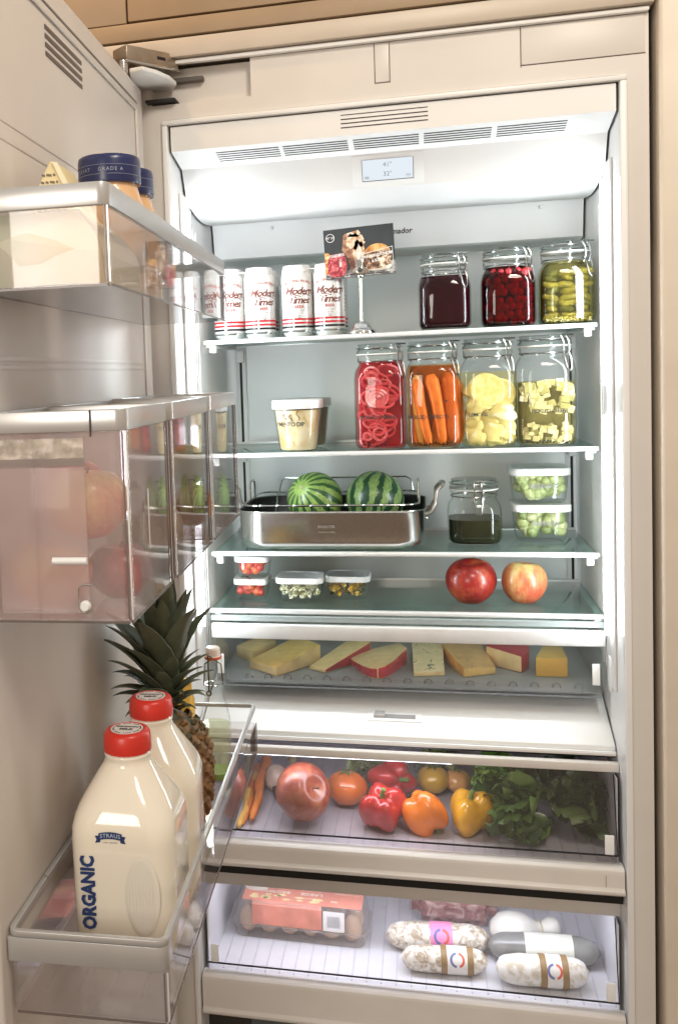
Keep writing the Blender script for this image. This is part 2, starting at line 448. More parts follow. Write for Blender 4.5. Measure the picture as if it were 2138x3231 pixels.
s = text_mb('Thermador', .0165, lambda x, y: ff2(.4415 + x, .026 - y, .0005), align='RIGHT', shear=.18, offset=.0004)
xend = W(948, 540, 'y', .382).x
for i, p in enumerate(s.v): s.v[i] = (p[0] + xend - .4375, p[1], p[2])
s.build('brand_lettering', dark_print, fr, smooth=0)
MB().ball((.76, .372, 1.725), .004).build('unit_screw', white_plastic, fr)
MB().ball((.19, .372, 1.722), .004).build('unit_screw', white_plastic, fr)

# ------------------------------------------------------------------ shelves
Z1, Z2, Z3, Z4 = 1.4705, 1.2290, 1.0180, .8990
def shelf(z, yf, x0=.061, x1=.843, brackets=True):
    s = empty('shelf', fr, (0, 0, z))
    MB().box(x0, x1, yf - .004, yf + .009, -.0085, .0005, bev=.002, seg=3).build('front_rail', alum, s)
    MB().box(x0 + .004, x1 - .004, yf + .0095, .497, -.006, -.0002, bev=.0008).build('glass_pane', shelf_glass, s)
    MB().box(x0 + .004, x1 - .004, .4975, .505, -.008, .0045, bev=.001).build('rear_rail', alum, s)
    for x in (x0 + .003, x1 - .016):
        MB().box(x, x + .013, yf + .01, .497, -.014, -.0065, bev=.001).build('side_arm', liner_mat, s)
        if brackets:
            MB().box(x + .008 if x > .4 else x + .008, x + .022, yf + .002, yf + .022, -.026, -.0088, bev=.002).build('bracket', white_plastic, s) if x < .4 else \
            MB().box(x - .008, x + .006, yf + .002, yf + .022, -.026, -.0088, bev=.002).build('bracket', white_plastic, s)
    for x in (.083, .835):
        MB().box(x - .010, x + .010, .505, .5175, -.045, -.016, bev=.003).build('clip', liner_mat, s)
shelf(Z1, .200); shelf(Z2, .200); shelf(Z3, .200); shelf(Z4, .178, .057, .852)

# ------------------------------------------------------------------ sloping cover over the crispers with humidity slider
cv = empty('crisper_cover', fr)
cvp = [(.078, .664), (.078, .674), (.255, .7425), (.255, .7325)]
MB().prism(cvp, 'x', .0525, .8475).build('cover_panel', white_plastic, cv, bev=.002)
MB().box(.0525, .8475, .0735, .1, .6560, .6637).build('cover_lip', beige_rail, cv)
MB().box(.0525, .8475, .084, .1, .6490, .6557).build('lip_gap', black, cv, smooth=0)
fs_, ls_ = on_face(.255, .7425, .078, .674, 0)
def cov(x, y, h): return Vector((x, y, .674 + (y - .078) * (.7425 - .674) / .177 + h))
def covbox(mb, x0, x1, y0, y1, h0, h1):
    vs = [cov(x, y, h) for h in (h0, h1) for y in (y0, y1) for x in (x0, x1)]
    mb.add(vs, [(0, 2, 3, 1), (4, 5, 7, 6), (0, 1, 5, 4), (2, 6, 7, 3), (0, 4, 6, 2), (1, 3, 7, 5)])
sx0, sx1 = W(850, 1665, 'y', .12).x, W(975, 1670, 'y', .12).x
sy = .128
s = MB(); covbox(s, sx0, sx1, sy - .012, sy + .012, .0003, .0025); s.build('slider_plate', white_plastic, cv, bev=.0006)
s = MB(); covbox(s, sx0 + .012, sx1 - .012, sy - .005, sy + .006, .0026, .0032); s.build('slider_track', grey_print, cv, smooth=0)
s = MB(); covbox(s, sx0 + .014, sx0 + .034, sy - .004, sy + .009, .0033, .008); s.build('slider_knob', grey_rim, cv, bev=.001)

# ------------------------------------------------------------------ hinge in its pocket
hg = empty('door_hinge', fr)
bx0, bx1 = .02, .128
hb = MB().box(-.012, .128, -.17, -.03, 1.953, 1.992, bev=.004)
hp0, hp1 = Vector((.002, -.100, 0)), Vector((.077, -.006, 0))
hd = (hp1 - hp0); hl = hd.length
def hinge_piece(name, mb_, mats, bev=0.0):
    o = mb_.build(name, mats, hg, bev=bev); o.location = hp0; o.rotation_euler.z = math.atan2(hd.y, hd.x); return o
for c in list(hg.children): bpy.data.objects.remove(c)
bronze = mat('hinge_steel', (.46, .38, .30), .30, metal=.85, vary=.08, scale=60)
hinge_piece('hinge_case', MB().box(0, hl, 0, .045, 1.976, 2.004, bev=.003), bronze)
hinge_piece('case_slot', MB().box(hl * .58, hl * .74, -.0006, .001, 1.987, 1.993, bev=.0004), black)
hinge_piece('case_lip', MB().box(-.004, hl, -.004, .0, 1.971, 1.9755, bev=.001), chrome)
hinge_piece('hinge_bolt', MB().lathe([(.0, 1.935), (.009, 1.935), (.010, 1.939), (.010, 1.9755), (0, 1.9755)], 16, (.0, .012, 0)), chrome)
arm = []
for u, v in ((300, 168), (330, 163), (362, 171), (392, 184), (409, 198), (401, 209), (378, 218), (342, 223), (318, 213), (303, 190)):
    p = W(u, v, 'z', 1.946); arm.append((p.x, min(p.y, .020)))
hgm = MB().prism(arm, 'z', 1.946, 1.954).build('hinge_arm', mat('hinge_white', (.80, .81, .80), .35), hg, bev=.002)
MB().box(.012, .070, -.02, .02, 1.917, 1.922).build('pocket_bracket', black, hg, bev=.001)
MB().box(.05, .12, .004, .02, 1.956, 1.964).build('pocket_arm', mat('hinge_dark', (.10, .09, .08), .45), hg, bev=.001)
MB().box(-.022, -.0005, .010, .018, -.1, 1.99).build('door_gap_shadow', black, fr, smooth=0)

# ------------------------------------------------------------------ the open door (local x = out of its inner face, local -y = away from the hinge)
DA = .04
dr = empty('door', fr, (.005, 0, 0), DA)
def DW(x, y, z):
    return Vector((.005 + x * math.cos(DA) - y * math.sin(DA), x * math.sin(DA) + y * math.cos(DA), z))
MB().box(-.055, .0, -.905, -.016, -.1, 1.944, bev=.006, seg=3).build('door_panel', door_mat, dr)
MB().box(-.105, -.0555, -.915, -.022, -.1, 1.99, bev=.002).build('door_front_panel', cab_mat, dr)
gk = mat('gasket_grey', (.20, .185, .17), .55)
q = MB()
q.box(.0003, .0016, -.9, -.068, 1.9045, 1.9075); q.box(.0003, .0016, -.0705, -.068, .2, 1.9045)
q.build('gasket_line', gk, dr, smooth=0)
q = MB(); q.box(.0003, .004, -.9, -.074, 1.889, 1.900, bev=.0015); q.box(.0003, .004, -.086, -.0745, .2, 1.8885, bev=.0015)
q.build('liner_edge', door_mat, dr)
for i in range(4):
    z0 = 1.8765 - i * .0118
    MB().box(.0004, .0012, -.595, -.425, z0 - .0058, z0).build('vent_slot', mat('vent_brown', (.13, .10, .08), .5), dr, smooth=0)
for z0 in (1.712, 1.690):
    MB().box(.0003, .0007, -.88, -.09, z0 - .006, z0, bev=.0003).build('liner_ridge', door_mat, dr)
for z0 in (1.428, 1.418):
    MB().box(.0003, .0014, -.88, -.09, z0 - .006, z0, bev=.0003).build('liner_ridge', door_mat, dr)

def band(mb, x0, x1, y0, y1, z0, z1, r, t, n=6):
    cx, cy, hx, hy = (x0 + x1) / 2, (y0 + y1) / 2, (x1 - x0) / 2, (y1 - y0) / 2
    o_ = rrect(hx, hy, r, n, cx, cy); i_ = rrect(hx - t, hy - t, max(r - t, .001), n, cx, cy)
    return mb.rings([[(x, y, z0) for x, y in o_], [(x, y, z1) for x, y in o_], [(x, y, z1) for x, y in i_], [(x, y, z0) for x, y in i_]], closed=True)

edge_dark = mat('edge_smoke', (.16, .13, .12), .25)
def door_bin(label, y0, y1, z0, z1, depth, rim_h, gl=None, r=.012, long_h=None, group='clear bins on the open door'):
    t = thing('door_bin', label, 'door bin', (.005, 0, 0), DA, group)
    gl = gl or clear_bin
    lh = long_h or rim_h
    q = MB(); band(q, .0015, depth, y0, y1, z1 - lh, z1, r, .007)
    q.build('rim', grey_rim, t, bev=.0012)
    if long_h:
        q = MB(); arc = [(depth - .001, y0 + .030), (depth - .001, y0 + r)] + [(depth - .001 - r + r * math.cos(a), y0 + r - r * math.sin(a)) for a in [PI / 2 * i / 6 for i in range(1, 7)]] + [(.0020, y0)]
        inn = [(depth - .006, y0 + .030), (depth - .006, y0 + r)] + [(depth - .001 - r + (r - .005) * math.cos(a), y0 + r - (r - .005) * math.sin(a)) for a in [PI / 2 * i / 6 for i in range(1, 7)]] + [(.0020, y0 + .005)]
        q.prism(arc + inn[::-1], 'z', z1 - rim_h, z1 - lh - .0004); q.build('end_band', grey_rim, t, bev=.0008)
    for k, (ex, ey) in enumerate(((depth - .0010, y0 + .0012), (depth - .0010, y1 - .0012))):
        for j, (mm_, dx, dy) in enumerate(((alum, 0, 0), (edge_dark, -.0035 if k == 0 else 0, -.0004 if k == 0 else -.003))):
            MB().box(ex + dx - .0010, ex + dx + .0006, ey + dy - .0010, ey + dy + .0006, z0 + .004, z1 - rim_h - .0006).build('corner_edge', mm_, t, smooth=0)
    MB().box(depth - .0022, depth - .0008, y0 + .003, y1 - .003, z0 - .0004, z0 + .0022).build('bottom_edge', edge_dark, t, smooth=0)
    MB().box(.010, depth - .004, y0 - .0002, y0 + .0010, z0 - .0004, z0 + .0022).build('bottom_edge', edge_dark, t, smooth=0)
    q = MB(); band(q, .0030, depth - .0015, y0 + .0015, y1 - .0015, z0, z1 - rim_h - .0003, r, .0028)
    q.box(.0110, depth - .005, y0 + .005, y1 - .005, z0 + .0005, z0 + .0035)
    q.build('tray', gl, t)
    return t
b_top = door_bin('long clear top bin on the open door, holding butter and blue capped bottles', -.897, -.082, 1.4946, 1.6027, .158, .0245)
b_m1 = door_bin('nearest of the three tall clear bins midway down the door, with a white slide bar', -.889, -.674, 1.1335, 1.3646, .165, .0233, frosted)
b_m2 = door_bin('middle one of the three tall clear bins midway down the door', -.648, -.365, 1.1335, 1.3640, .165, .0230)
b_m3 = door_bin('tall clear bin nearest the hinge, of the three midway down the door', -.345, -.060, 1.1335, 1.3646, .165, .0230)
b_low = door_bin('deep clear bottom bin on the door holding milk, pineapple and swing top bottle', -.889, -.080, .684, .7800, .187, .036, long_h=.0075)
# fittings of the near middle bin: inner window frame, slide bar, round lock and its bracket
q = MB(); band(q, .03, .120, -.8915, -.8895, 1.1500, 1.326, .004, .001)
tr = MB()
for x in (.060, .1175):
    tr.box(x, x + .0016, -.8925, -.8892, 1.136, 1.338)
tr.box(.012, .1175, -.8925, -.8892, 1.146, 1.1475)
tr.build('moulded_rib', clear_wall, b_m1)
MB().box(.014, .1150, -.8835, -.8815, 1.142, 1.303, bev=.0006).build('milky_panel', milky, b_m1)
q = MB(); vs = []
for i in range(25):
    for j in range(6):
        x = .010 + .1055 * i / 24; z = 1.3130 + .0215 * j / 5
        vs.append((x, -.8835 + .0022 * mnoise.noise(Vector((x * 60, 1, z * 140))), z + .0012 * mnoise.noise(Vector((x * 80, 5, z * 60)))))
q.add(vs, [(i * 6 + j, (i + 1) * 6 + j, (i + 1) * 6 + j + 1, i * 6 + j + 1) for i in range(24) for j in range(5)])
q.build('crinkled_film', mat('film_green_white', (.60, .64, .52), .12, vary=.5, scale=90, coat=.6), b_m1, smooth=25)
MB().box(.010, .1165, -.8832, -.8825, 1.3040, 1.3125).build('film_shadow', edge_dark, b_m1, smooth=0)
MB().tube([(.079, -.8945, 1.2025), (.1175, -.8945, 1.2025)], .0042, 12).build('slide_bar', white_plastic, b_m1)
p = MB().lathe([(0, 0), (.0055, 0), (.0062, .002), (.0062, .006), (.0045, .0085), (0, .0085)], 18)
p.v = [(.113 + x, -.8892 - z, 1.1530 + y) for x, y, z in p.v]
p.build('lock_knob', white_plastic, b_m1)
MB().tube([(.121, -.892, 1.176), (.110, -.892, 1.176), (.1055, -.892, 1.172), (.1050, -.892, 1.152), (.108, -.892, 1.146), (.118, -.892, 1.146)], .0012, 8).build('lock_bracket', chrome, b_m1)
MB().box(.1255, .1268, -.8915, -.889, 1.336, 1.3645).build('rim_joint', dark_print, b_m1)
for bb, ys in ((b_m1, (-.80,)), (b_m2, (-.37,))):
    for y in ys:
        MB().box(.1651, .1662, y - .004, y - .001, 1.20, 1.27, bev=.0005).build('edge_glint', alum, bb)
# divider ribs on the floor of the bottom bin
for i in range(4):
    MB().box(.03 + i * .038, .032 + i * .038, -.85, -.12, .6878, .6892).build('floor_rib', clear_wall, b_low)
# ================================================================== things standing in the door bins
milk = mat('cream_milk', (.90, .835, .71), .10, vary=.015, scale=6, sss=.15, coat=.6)
red_cap = mat('red_cap_plastic', (.62, .035, .022), .32, vary=.10, scale=25)
navy = mat('navy_print', (.018, .042, .15), .45, vary=.12, scale=60)
def milk_jug(label, ly, lx=.135, rot=0.0, first=True):
    t = thing('milk_jug', label, 'milk bottle', DW(lx, ly, .6885), DA + rot, 'red capped milk bottles in the bottom door bin')
    secs = [(0, .055, .055, .02), (.003, .060, .060, .024), (.012, .0635, .0635, .027), (.06, .0645, .0645, .028), (.145, .0655, .0655, .030),
            (.160, .0650, .0650, .032), (.172, .0625, .0625, .036), (.183, .0580, .0580, .038), (.195, .0515, .0515, .039), (.207, .0440, .0440, .037),
            (.219, .0365, .0365, .034), (.228, .0310, .0310, .0305), (.235, .0282, .0282, .0280), (.2375, .0295, .0295, .0293), (.2405, .0295, .0295, .0293), (.242, .0270, .0270, .0268), (.250, .0265, .0265, .0263)]
    MB().rings(rloft(secs, 9)).build('bottle_body', milk, t, smooth=60)
    cap = MB()
    n = 64; rr = []
    for r, z, kn in ((.0262, .2425, 0), (.0298, .2430, 1), (.0302, .2520, 1), (.0290, .2640, 1), (.0270, .2675, 0), (.0225, .2690, 0), (.0218, .2682, 0)):
        rr.append([((r + (.0004 if (j % 2 and kn) else 0)) * math.cos(2 * PI * j / n), (r + (.0004 if (j % 2 and kn) else 0)) * math.sin(2 * PI * j / n), z) for j in range(n)])
    cap.rings(rr); co = cap.build('cap', red_cap, t, smooth=50)
    MB().lathe([(0, .2682), (.0205, .2682), (.0205, .2688), (0, .2688)], 28).build('cap_label', mat('cap_label_white', (.72, .66, .62), .5), co)
    lb = MB()
    for i in range(40):
        a = 2 * PI * i / 40
        if i % 5 == 4: continue
        lb.box(.0172 * math.cos(a) - .0008, .0172 * math.cos(a) + .0008, .0172 * math.sin(a) - .0009, .0172 * math.sin(a) + .0009, .2689, .2691)
    text_mb('ORGANIC', .0062, lambda x, y: (x, y + .005, .2692), lb, offset=.0003)
    text_mb('MILK', .0080, lambda x, y: (x, y - .004, .2692), lb, offset=.0004)
    lb.build('cap_print', dark_print, co, smooth=0)
    fy = -.0660
    tx = text_mb('ORGANIC', .0235, lambda x, y: (-.0385 - y, fy, 0.0865 + x * .86), offset=.0011)
    tx.build('side_lettering', navy, t, smooth=0)
    bn = MB()
    for i in range(12):
        x0, x1 = -.0145 + i * .0029 * .833, -.0145 + (i + 1) * .0029 * .833
        f = lambda x: .0022 * (1 - (x / .0150) ** 2)
        bn.add([(x0 - .009, fy, .1530 + f(x0)), (x1 - .009, fy, .1530 + f(x1)), (x1 - .009, fy, .1615 + f(x1)), (x0 - .009, fy, .1615 + f(x0))], [(0, 1, 2, 3)])
    for s in (-1, 1):
        bn.add([(-.009 + s * .0125, fy + .0003, .1505), (-.009 + s * .0190, fy + .0003, .1495), (-.009 + s * .0172, fy + .0003, .1540), (-.009 + s * .0192, fy + .0003, .1583), (-.009 + s * .0125, fy + .0003, .1590)], [(0, 1, 2, 3, 4)])
    bn.build('banner', navy, t, smooth=0)
    text_mb('STRAUS', .0068, lambda x, y: (-.009 + x, fy - .0003, .1577 + y + .0016 * (1 - (x / .015) ** 2)), offset=.0001, space=1.1).build('banner_lettering', mat('pale_blue_print', (.45, .52, .66), .5), t, smooth=0)
    text_mb('FAMILY CREAMERY', .0022, lambda x, y: (-.009 + x, fy, .1505 + y)).build('small_lettering', navy, t, smooth=0)
    cw = MB()
    for a in ((-.008, -.003, .0, .0065), (-.0075, .004, .0062, .0075), (-.0075, -.0062, .0, .0020), (.0030, .0045, .003, .0086)):
        cw.add([(-.0365 - a[2] + .006, fy, .027 + a[0] * .4), (-.0365 - a[3] + .006, fy, .027 + a[0] * .4), (-.0365 - a[3] + .006, fy, .029 + a[1] * .6), (-.0365 - a[2] + .006, fy, .029 + a[1] * .6)], [(0, 1, 2, 3)])
    cw.add([(-.050, fy, .0250), (-.022, fy, .0243), (-.022, fy, .0253), (-.050, fy, .0258)], [(0, 1, 2, 3)])
    cw.build('cow_emblem', navy, t, smooth=0)
    # ribbed hand grip pressed into the right of the face
    gm = mat('grip_milk', (.86, .75, .56), .16, vary=.02, sss=.1, coat=.4)
    gp = MB()
    pts = [(.028 + .0215 * math.cos(a), .085 + .050 * math.sin(a)) for a in [2 * PI * i / 32 for i in range(32)]]
    gp.rings([[(x, -.0648, z) for x, z in pts], [(.028 + (x - .028) * .90, -.0655, .085 + (z - .085) * .95) for x, z in pts], [(.028 + (x - .028) * .70, -.0657, .085 + (z - .085) * .85) for x, z in pts]])
    gp.build('hand_grip', milk, t, smooth=70)
    for i in range(8):
        x = .0130 + i * .0041
        hh = .040 * math.sqrt(max(.05, 1 - ((x - .028) / .0185) ** 2))
        MB().tube([(x, -.0645, .085 - hh), (x, -.0653, .085), (x, -.0645, .085 + hh)], .0012, 6).build('grip_rib', milk, t, smooth=70)
    return t
milk_jug('front milk bottle with ORGANIC in full view, nearest the near end of the door bin', -.722, .107)
milk_jug('rear milk bottle half hidden behind the other, standing beside the pineapple', -.592, .108, .10)

# ---- pineapple
pl = DW(.094, -.425, .6935)
pine = thing('pineapple', 'whole pineapple with spiky dark green crown behind the milk bottles', 'pineapple', pl, DA)
m, nt, out = new_mat('pineapple_skin'); p = N(nt, 'BsdfPrincipled', i_Roughness=.6); tc = N(nt, 'TexCoord'); sp = N(nt, 'SeparateXYZ'); L(nt, tc.outputs['Object'], sp.inputs[0])
nz = N(nt, 'TexNoise'); nz.inputs['Scale'].default_value = 70; L(nt, tc.outputs['Object'], nz.inputs['Vector'])
hcol = ramp(nt, math_n(nt, 'MULTIPLY', sp.outputs['Z'], 5.5), [(.0, (.20, .10, .03)), (.55, (.16, .075, .03)), (.95, (.05, .055, .025))])
L(nt, mixc(nt, ramp(nt, nz.outputs['Fac'], [(.35, (0, 0, 0)), (.7, (1, 1, 1))]), hcol, (.34, .17, .06)), p.inputs['Base Color']); L(nt, p.outputs[0], out.inputs[0])
pskin = m
def pr_(z):
    k = z / .190; return .060 * (max(0, 1 - abs(2 * k - .94) ** 2.6)) ** .5 + .006
MB().lathe([(max(.004, pr_(.190 * i / 20)) * .97, .190 * i / 20) for i in range(21)], 32).build('fruit_flesh', pskin, pine)
eyes = MB(); tips = MB()
for k in range(190):
    z = .008 + .172 * k / 190; a = k * 2.39996; r = pr_(z)
    nrm = Vector((math.cos(a), math.sin(a), (z - .09) * -6)).normalized(); c = Vector((r * math.cos(a), r * math.sin(a), z))
    tx = Vector((-math.sin(a), math.cos(a), 0)); ty = nrm.cross(tx)
    s = .0085 * (.75 + .5 * r / .06)
    ring = [c + (tx * math.cos(2 * PI * i / 6) + ty * math.sin(2 * PI * i / 6)) * s * .92 - nrm * .003 for i in range(6)]
    ring2 = [c + (tx * math.cos(2 * PI * i / 6) + ty * math.sin(2 * PI * i / 6)) * s * .66 + nrm * .003 for i in range(6)]
    eyes.rings([ring, ring2, [c + nrm * .0036 + (q - c) * .1 for q in ring2]], cap0=False)
    eyes.add([c + tx * s * .35 + nrm * .003, c - tx * s * .35 + nrm * .003, c + nrm * .0085 + Vector((0, 0, s * .95))], [(0, 1, 2)])
tag(eyes.build('skin_eyes', pskin, pine, smooth=25), kind='stuff')
m, nt, out = new_mat('pineapple_leaf'); p = N(nt, 'BsdfPrincipled', i_Roughness=.5); tc = N(nt, 'TexCoord')
nz = N(nt, 'TexNoise'); nz.inputs['Scale'].default_value = 30; nz.inputs['Detail'].default_value = 5; L(nt, tc.outputs['Object'], nz.inputs['Vector'])
oi = N(nt, 'ObjectInfo')
L(nt, mixc(nt, math_n(nt, 'MULTIPLY', oi.outputs['Random'], .7), ramp(nt, nz.outputs['Fac'], [(.3, (.075, .088, .050)), (.7, (.20, .21, .13))]), (.06, .085, .055)), p.inputs['Base Color']); L(nt, p.outputs[0], out.inputs[0])
leaf_m = m
def leaf_mesh(ln, w, bend, curl, seed):
    q = MB(); rr = []; n = 11
    for i in range(n + 1):
        t = i / n; ang = bend * t ** 1.5
        # integrate along the arc
        if i == 0: x, z = 0.0, 0.0
        else: x += math.sin(ang) * ln / n; z += math.cos(ang) * ln / n
        ww = w * (min(1, .62 + t * 1.3) if t < .3 else 1) * max(.02, (1 - t) ** .72) * 1.1
        th = .0016 * (1 - t) + .0003
        nx, nz_ = math.cos(ang), -math.sin(ang)
        row = []
        for s in (-1, -.5, 0, .5, 1):
            lift = curl * abs(s) ** 1.6 * ww * .55
            row.append((x - nx * lift * 1 - nx * 0 , s * ww * (1 + (.10 if (i % 2 and abs(s) == 1) else 0)), z - nz_ * lift))
        back = [(px + nx * th, py, pz + nz_ * th) for px, py, pz in reversed(row)]
        rr.append(row + back)
    q.rings(rr)
    return q.mesh('leaf', leaf_m, 50)
rng = random.Random(11)
lm = [leaf_mesh(.118, .0225, .25, .8, 1), leaf_mesh(.116, .0220, .55, .8, 2), leaf_mesh(.092, .0190, .9, .8, 3), leaf_mesh(.072, .016, 1.2, .8, 4)]
for k in range(62):
    t = k / 61; a = k * 2.39996 + .4
    tilt = 1.12 * (1 - t) ** .9 + .02 + rng.uniform(-.08, .08)
    me = lm[3] if t < .12 else lm[2] if t < .38 else lm[1] if t < .75 else lm[0]
    sc = (.66 + .56 * min(1, t * 1.8)) * rng.uniform(.85, 1.12) 
    o = mesh_obj('leaf', me, pine)
    if math.cos(a) > .05 and t < .66: sc *= .62
    r0 = .016 * (1 - t) + .003
    o.location = (r0 * math.cos(a), r0 * math.sin(a), .186 + .062 * t)
    o.rotation_euler = (0, tilt, a); o.scale = (sc, sc, sc)

# ---- swing-top bottle
bt = thing('swing_top_bottle', 'clear swing top bottle of pale green liquid behind the pineapple', 'bottle', DW(.131, -.212, .6885), DA)
prof = [(0, 0), (.024, 0), (.0265, .003), (.0268, .010), (.0268, .098), (.0258, .110), (.0215, .128), (.0165, .146), (.0145, .158), (.0140, .166), (.0155, .172), (.0155, .188), (.0135, .196), (.0135, .206), (.0150, .208), (.0150, .212), (.012, .213)]
MB().lathe(prof, 32, cap1=False).build('bottle_glass', jar_glass, bt)
MB().lathe([(0, .004), (.0245, .004), (.0252, .010), (.0252, .096), (.0250, .0975), (0, .0975)], 28).build('drink', liquid('limeade', (.94, .96, .84), (.78, .80, .62), .20), bt)
MB().lathe([(0, .003), (.0248, .003), (.0256, .007), (.0254, .014), (0, .017)], 28).build('sediment', mat('lime_sediment', (.24, .34, .08), .5, vary=.2), bt)
MB().lathe([(.0, .2135), (.0145, .2135), (.0148, .2165), (.0128, .219), (.0128, .231), (.0105, .234), (0, .2345)], 22).build('stopper', mat('porcelain', (.80, .70, .62), .3), bt)
MB().lathe([(.0128, .2138), (.0155, .2142), (.0155, .2175), (.0130, .2182)], 22, cap0=False, cap1=False).build('seal_ring', mat('orange_rubber', (.55, .10, .03), .5), bt)
dw = mat('dark_wire', (.10, .075, .05), .4, metal=.7)
for s in (-1, 1):
    MB().tube([(-.004 * s, -.0165, .222) if s > 0 else (.0135, .004, .222), (s * .0145, -.006, .205), (s * .0160, -.005, .182), (s * .0165, -.008, .168)], .0011, 6).build('bail_wire', dw, bt)
MB().tube([(-.006, -.0168, .224), (-.006, -.0175, .20), (-.006, -.018, .172), (-.006, -.0195, .160)], .0014, 6).build('lever_wire', dw, bt)
MB().tube([(-.006 + .004 * math.cos(a), -.0200, .157 + .004 * math.sin(a)) for a in [2 * PI * i / 12 for i in range(12)]], .0013, 6, closed=True).build('lever_loop', dw, bt)
MB().tube([(.0157 * math.cos(a), .0157 * math.sin(a), .1685) for a in [2 * PI * i / 24 for i in range(24)]], .0010, 6, closed=True).build('neck_wire', chrome, bt)
# ---- yellow carton far behind the pineapple
yc = thing('juice_carton', 'yellow carton mostly hidden behind the pineapple by the door hinge', 'carton', DW(.078, -.255, .6885), DA)
MB().box(-.022, .022, -.022, .022, 0, .150).build('carton_body', mat('yellow_card', (.75, .45, .06), .5), yc, bev=.002)
MB().prism([(-.022, .1502), (.022, .1502), (.003, .178), (.003, .190), (-.003, .190), (-.003, .178)], 'x', -.021, .021).build('gable_top', mat('yellow_card', (.75, .45, .06), .5), yc, bev=.001)

# ---- top bin: butter blocks, carton wedge, two blue capped bottles
m, nt, out = new_mat('butter_paper'); p = N(nt, 'BsdfPrincipled', i_Roughness=.34); tc = N(nt, 'TexCoord'); sp = N(nt, 'SeparateXYZ'); L(nt, tc.outputs['Object'], sp.inputs[0])
nz = N(nt, 'TexNoise'); nz.inputs['Scale'].default_value = 22; nz.inputs['Detail'].default_value = 4; L(nt, tc.outputs['Object'], nz.inputs['Vector'])
f = math_n(nt, 'ADD', math_n(nt, 'MULTIPLY', sp.outputs['X'], 9.0), math_n(nt, 'MULTIPLY', math_n(nt, 'SUBTRACT', nz.outputs['Fac'], .5), .7))
L(nt, ramp(nt, f, [(.30, (.66, .70, .54)), (.62, (.84, .78, .62)), (1.0, (.80, .66, .42))]), p.inputs['Base Color'])
b = N(nt, 'Bump'); b.inputs['Strength'].default_value = .35; b.inputs['Distance'].default_value = .004; L(nt, nz.outputs['Fac'], b.inputs['Height']); L(nt, b.outputs['Normal'], p.inputs['Normal']); L(nt, p.outputs[0], out.inputs[0])
paper = m
paper_g = mat('green_tinted_paper', (.62, .66, .48), .35, vary=.14, scale=14, bump=.5, bscale=30, coat=.3)
def crumple(mb, amt, sc, seed):
    for i, p in enumerate(mb.v):
        d = mnoise.noise(Vector(p) * sc + Vector((seed, 0, 0))); e = mnoise.noise(Vector(p) * sc + Vector((0, seed + 9, 3)))
        mb.v[i] = (p[0] + d * amt, p[1] + e * amt, p[2] + .6 * d * amt)
    return mb
def paper_block(name, label, loc, sx, sy, sz, m, rot, seed, grp):
    q = MB()
    bm = bmesh.new(); bmesh.ops.create_cube(bm, size=1); bmesh.ops.bevel(bm, geom=list(bm.edges), offset=.06, segments=2, affect='EDGES')
    bmesh.ops.subdivide_edges(bm, edges=bm.edges[:], cuts=3, use_grid_fill=True); bm.verts.index_update()
    q.add([(w.co.x * sx, w.co.y * sy, (w.co.z + .5) * sz) for w in bm.verts], [[w.index for w in f.verts] for f in bm.faces]); bm.free()
    crumple(q, .004, 28, seed)
    mnz = min(w[2] for w in q.v); q.v = [(x, y, z - mnz) for x, y, z in q.v]
    o = thing(name, label, 'butter', loc, rot, grp)
    q.build('wrapped_block', m, o, smooth=50)
    # folded seam and pleats of the wrapper on the near end
    for i in range(3):
        f = MB(); x0 = -.5 * sx + (.2 + .28 * i) * sx
        f.add([(x0, -sy / 2 - .0035, .01 * sz), (x0 + .10 * sx, -sy / 2 - .006, .05 * sz), (x0 + .26 * sx, -sy / 2 - .0045, .93 * sz), (x0 + .10 * sx, -sy / 2 - .0035, .98 * sz)], [(0, 1, 2, 3)])
        f.rings([[(x0, -sy / 2 - .003, .02 * sz), (x0 + .02 * sx, -sy / 2 - .0065, .02 * sz), (x0 + .04 * sx, -sy / 2 - .003, .02 * sz)], [(x0 + .14 * sx, -sy / 2 - .003, .95 * sz), (x0 + .16 * sx, -sy / 2 - .0065, .95 * sz), (x0 + .19 * sx, -sy / 2 - .003, .95 * sz)]])
        f.build('paper_fold', m, o, smooth=20)
    return o
bp_ = thing('butter_package', 'large cream butter package in crumpled paper filling the near end of the top bin', 'butter', DW(.0, -.80, 1.4985), DA)
# the wrapped end: folded facets, (x, z, depth towards the camera)
F = {'a': (.016, .000, .0), 'b': (.062, .000, .006), 'c': (.092, .001, .004), 'd': (.148, .000, .000), 'e': (.016, .044, .006), 'f': (.050, .050, .010), 'g': (.098, .040, .009), 'h': (.147, .032, .006),
     'i': (.016, .068, .003), 'j': (.050, .060, .001), 'k': (.100, .070, .003), 'l': (.122, .079, .000), 'm': (.140, .052, .002), 'n': (.016, .078, -.003), 'o': (.070, .078, -.002)}
keys = list(F); vs = [(F[k][0], -.085 - F[k][2], F[k][1]) for k in keys]; bk = [(F[k][0], .085, min(F[k][1], .074)) for k in keys]
tri = ['abfe', 'bcgf', 'cdhg', 'efji', 'fgkj', 'ghm', 'gmlk', 'ijon', 'jko', 'klo']
q = MB(); q.add(vs, [tuple(keys.index(c) for c in t_) for t_ in tri])
rim_ = ['n', 'o', 'l', 'm', 'h', 'd', 'c', 'b', 'a', 'e', 'i']
q.add([vs[keys.index(c)] for c in rim_] + [bk[keys.index(c)] for c in rim_], [(i, (i + 1) % 11, 11 + (i + 1) % 11, 11 + i) for i in range(11)] + [tuple(range(11, 22))])
q.build('paper_wrap', paper, bp_, smooth=12)
wd = thing('cheese_carton', 'pale yellow wedge shaped carton with printed lines poking above the top bin', 'carton', DW(.072, -.770, 1.578), DA)
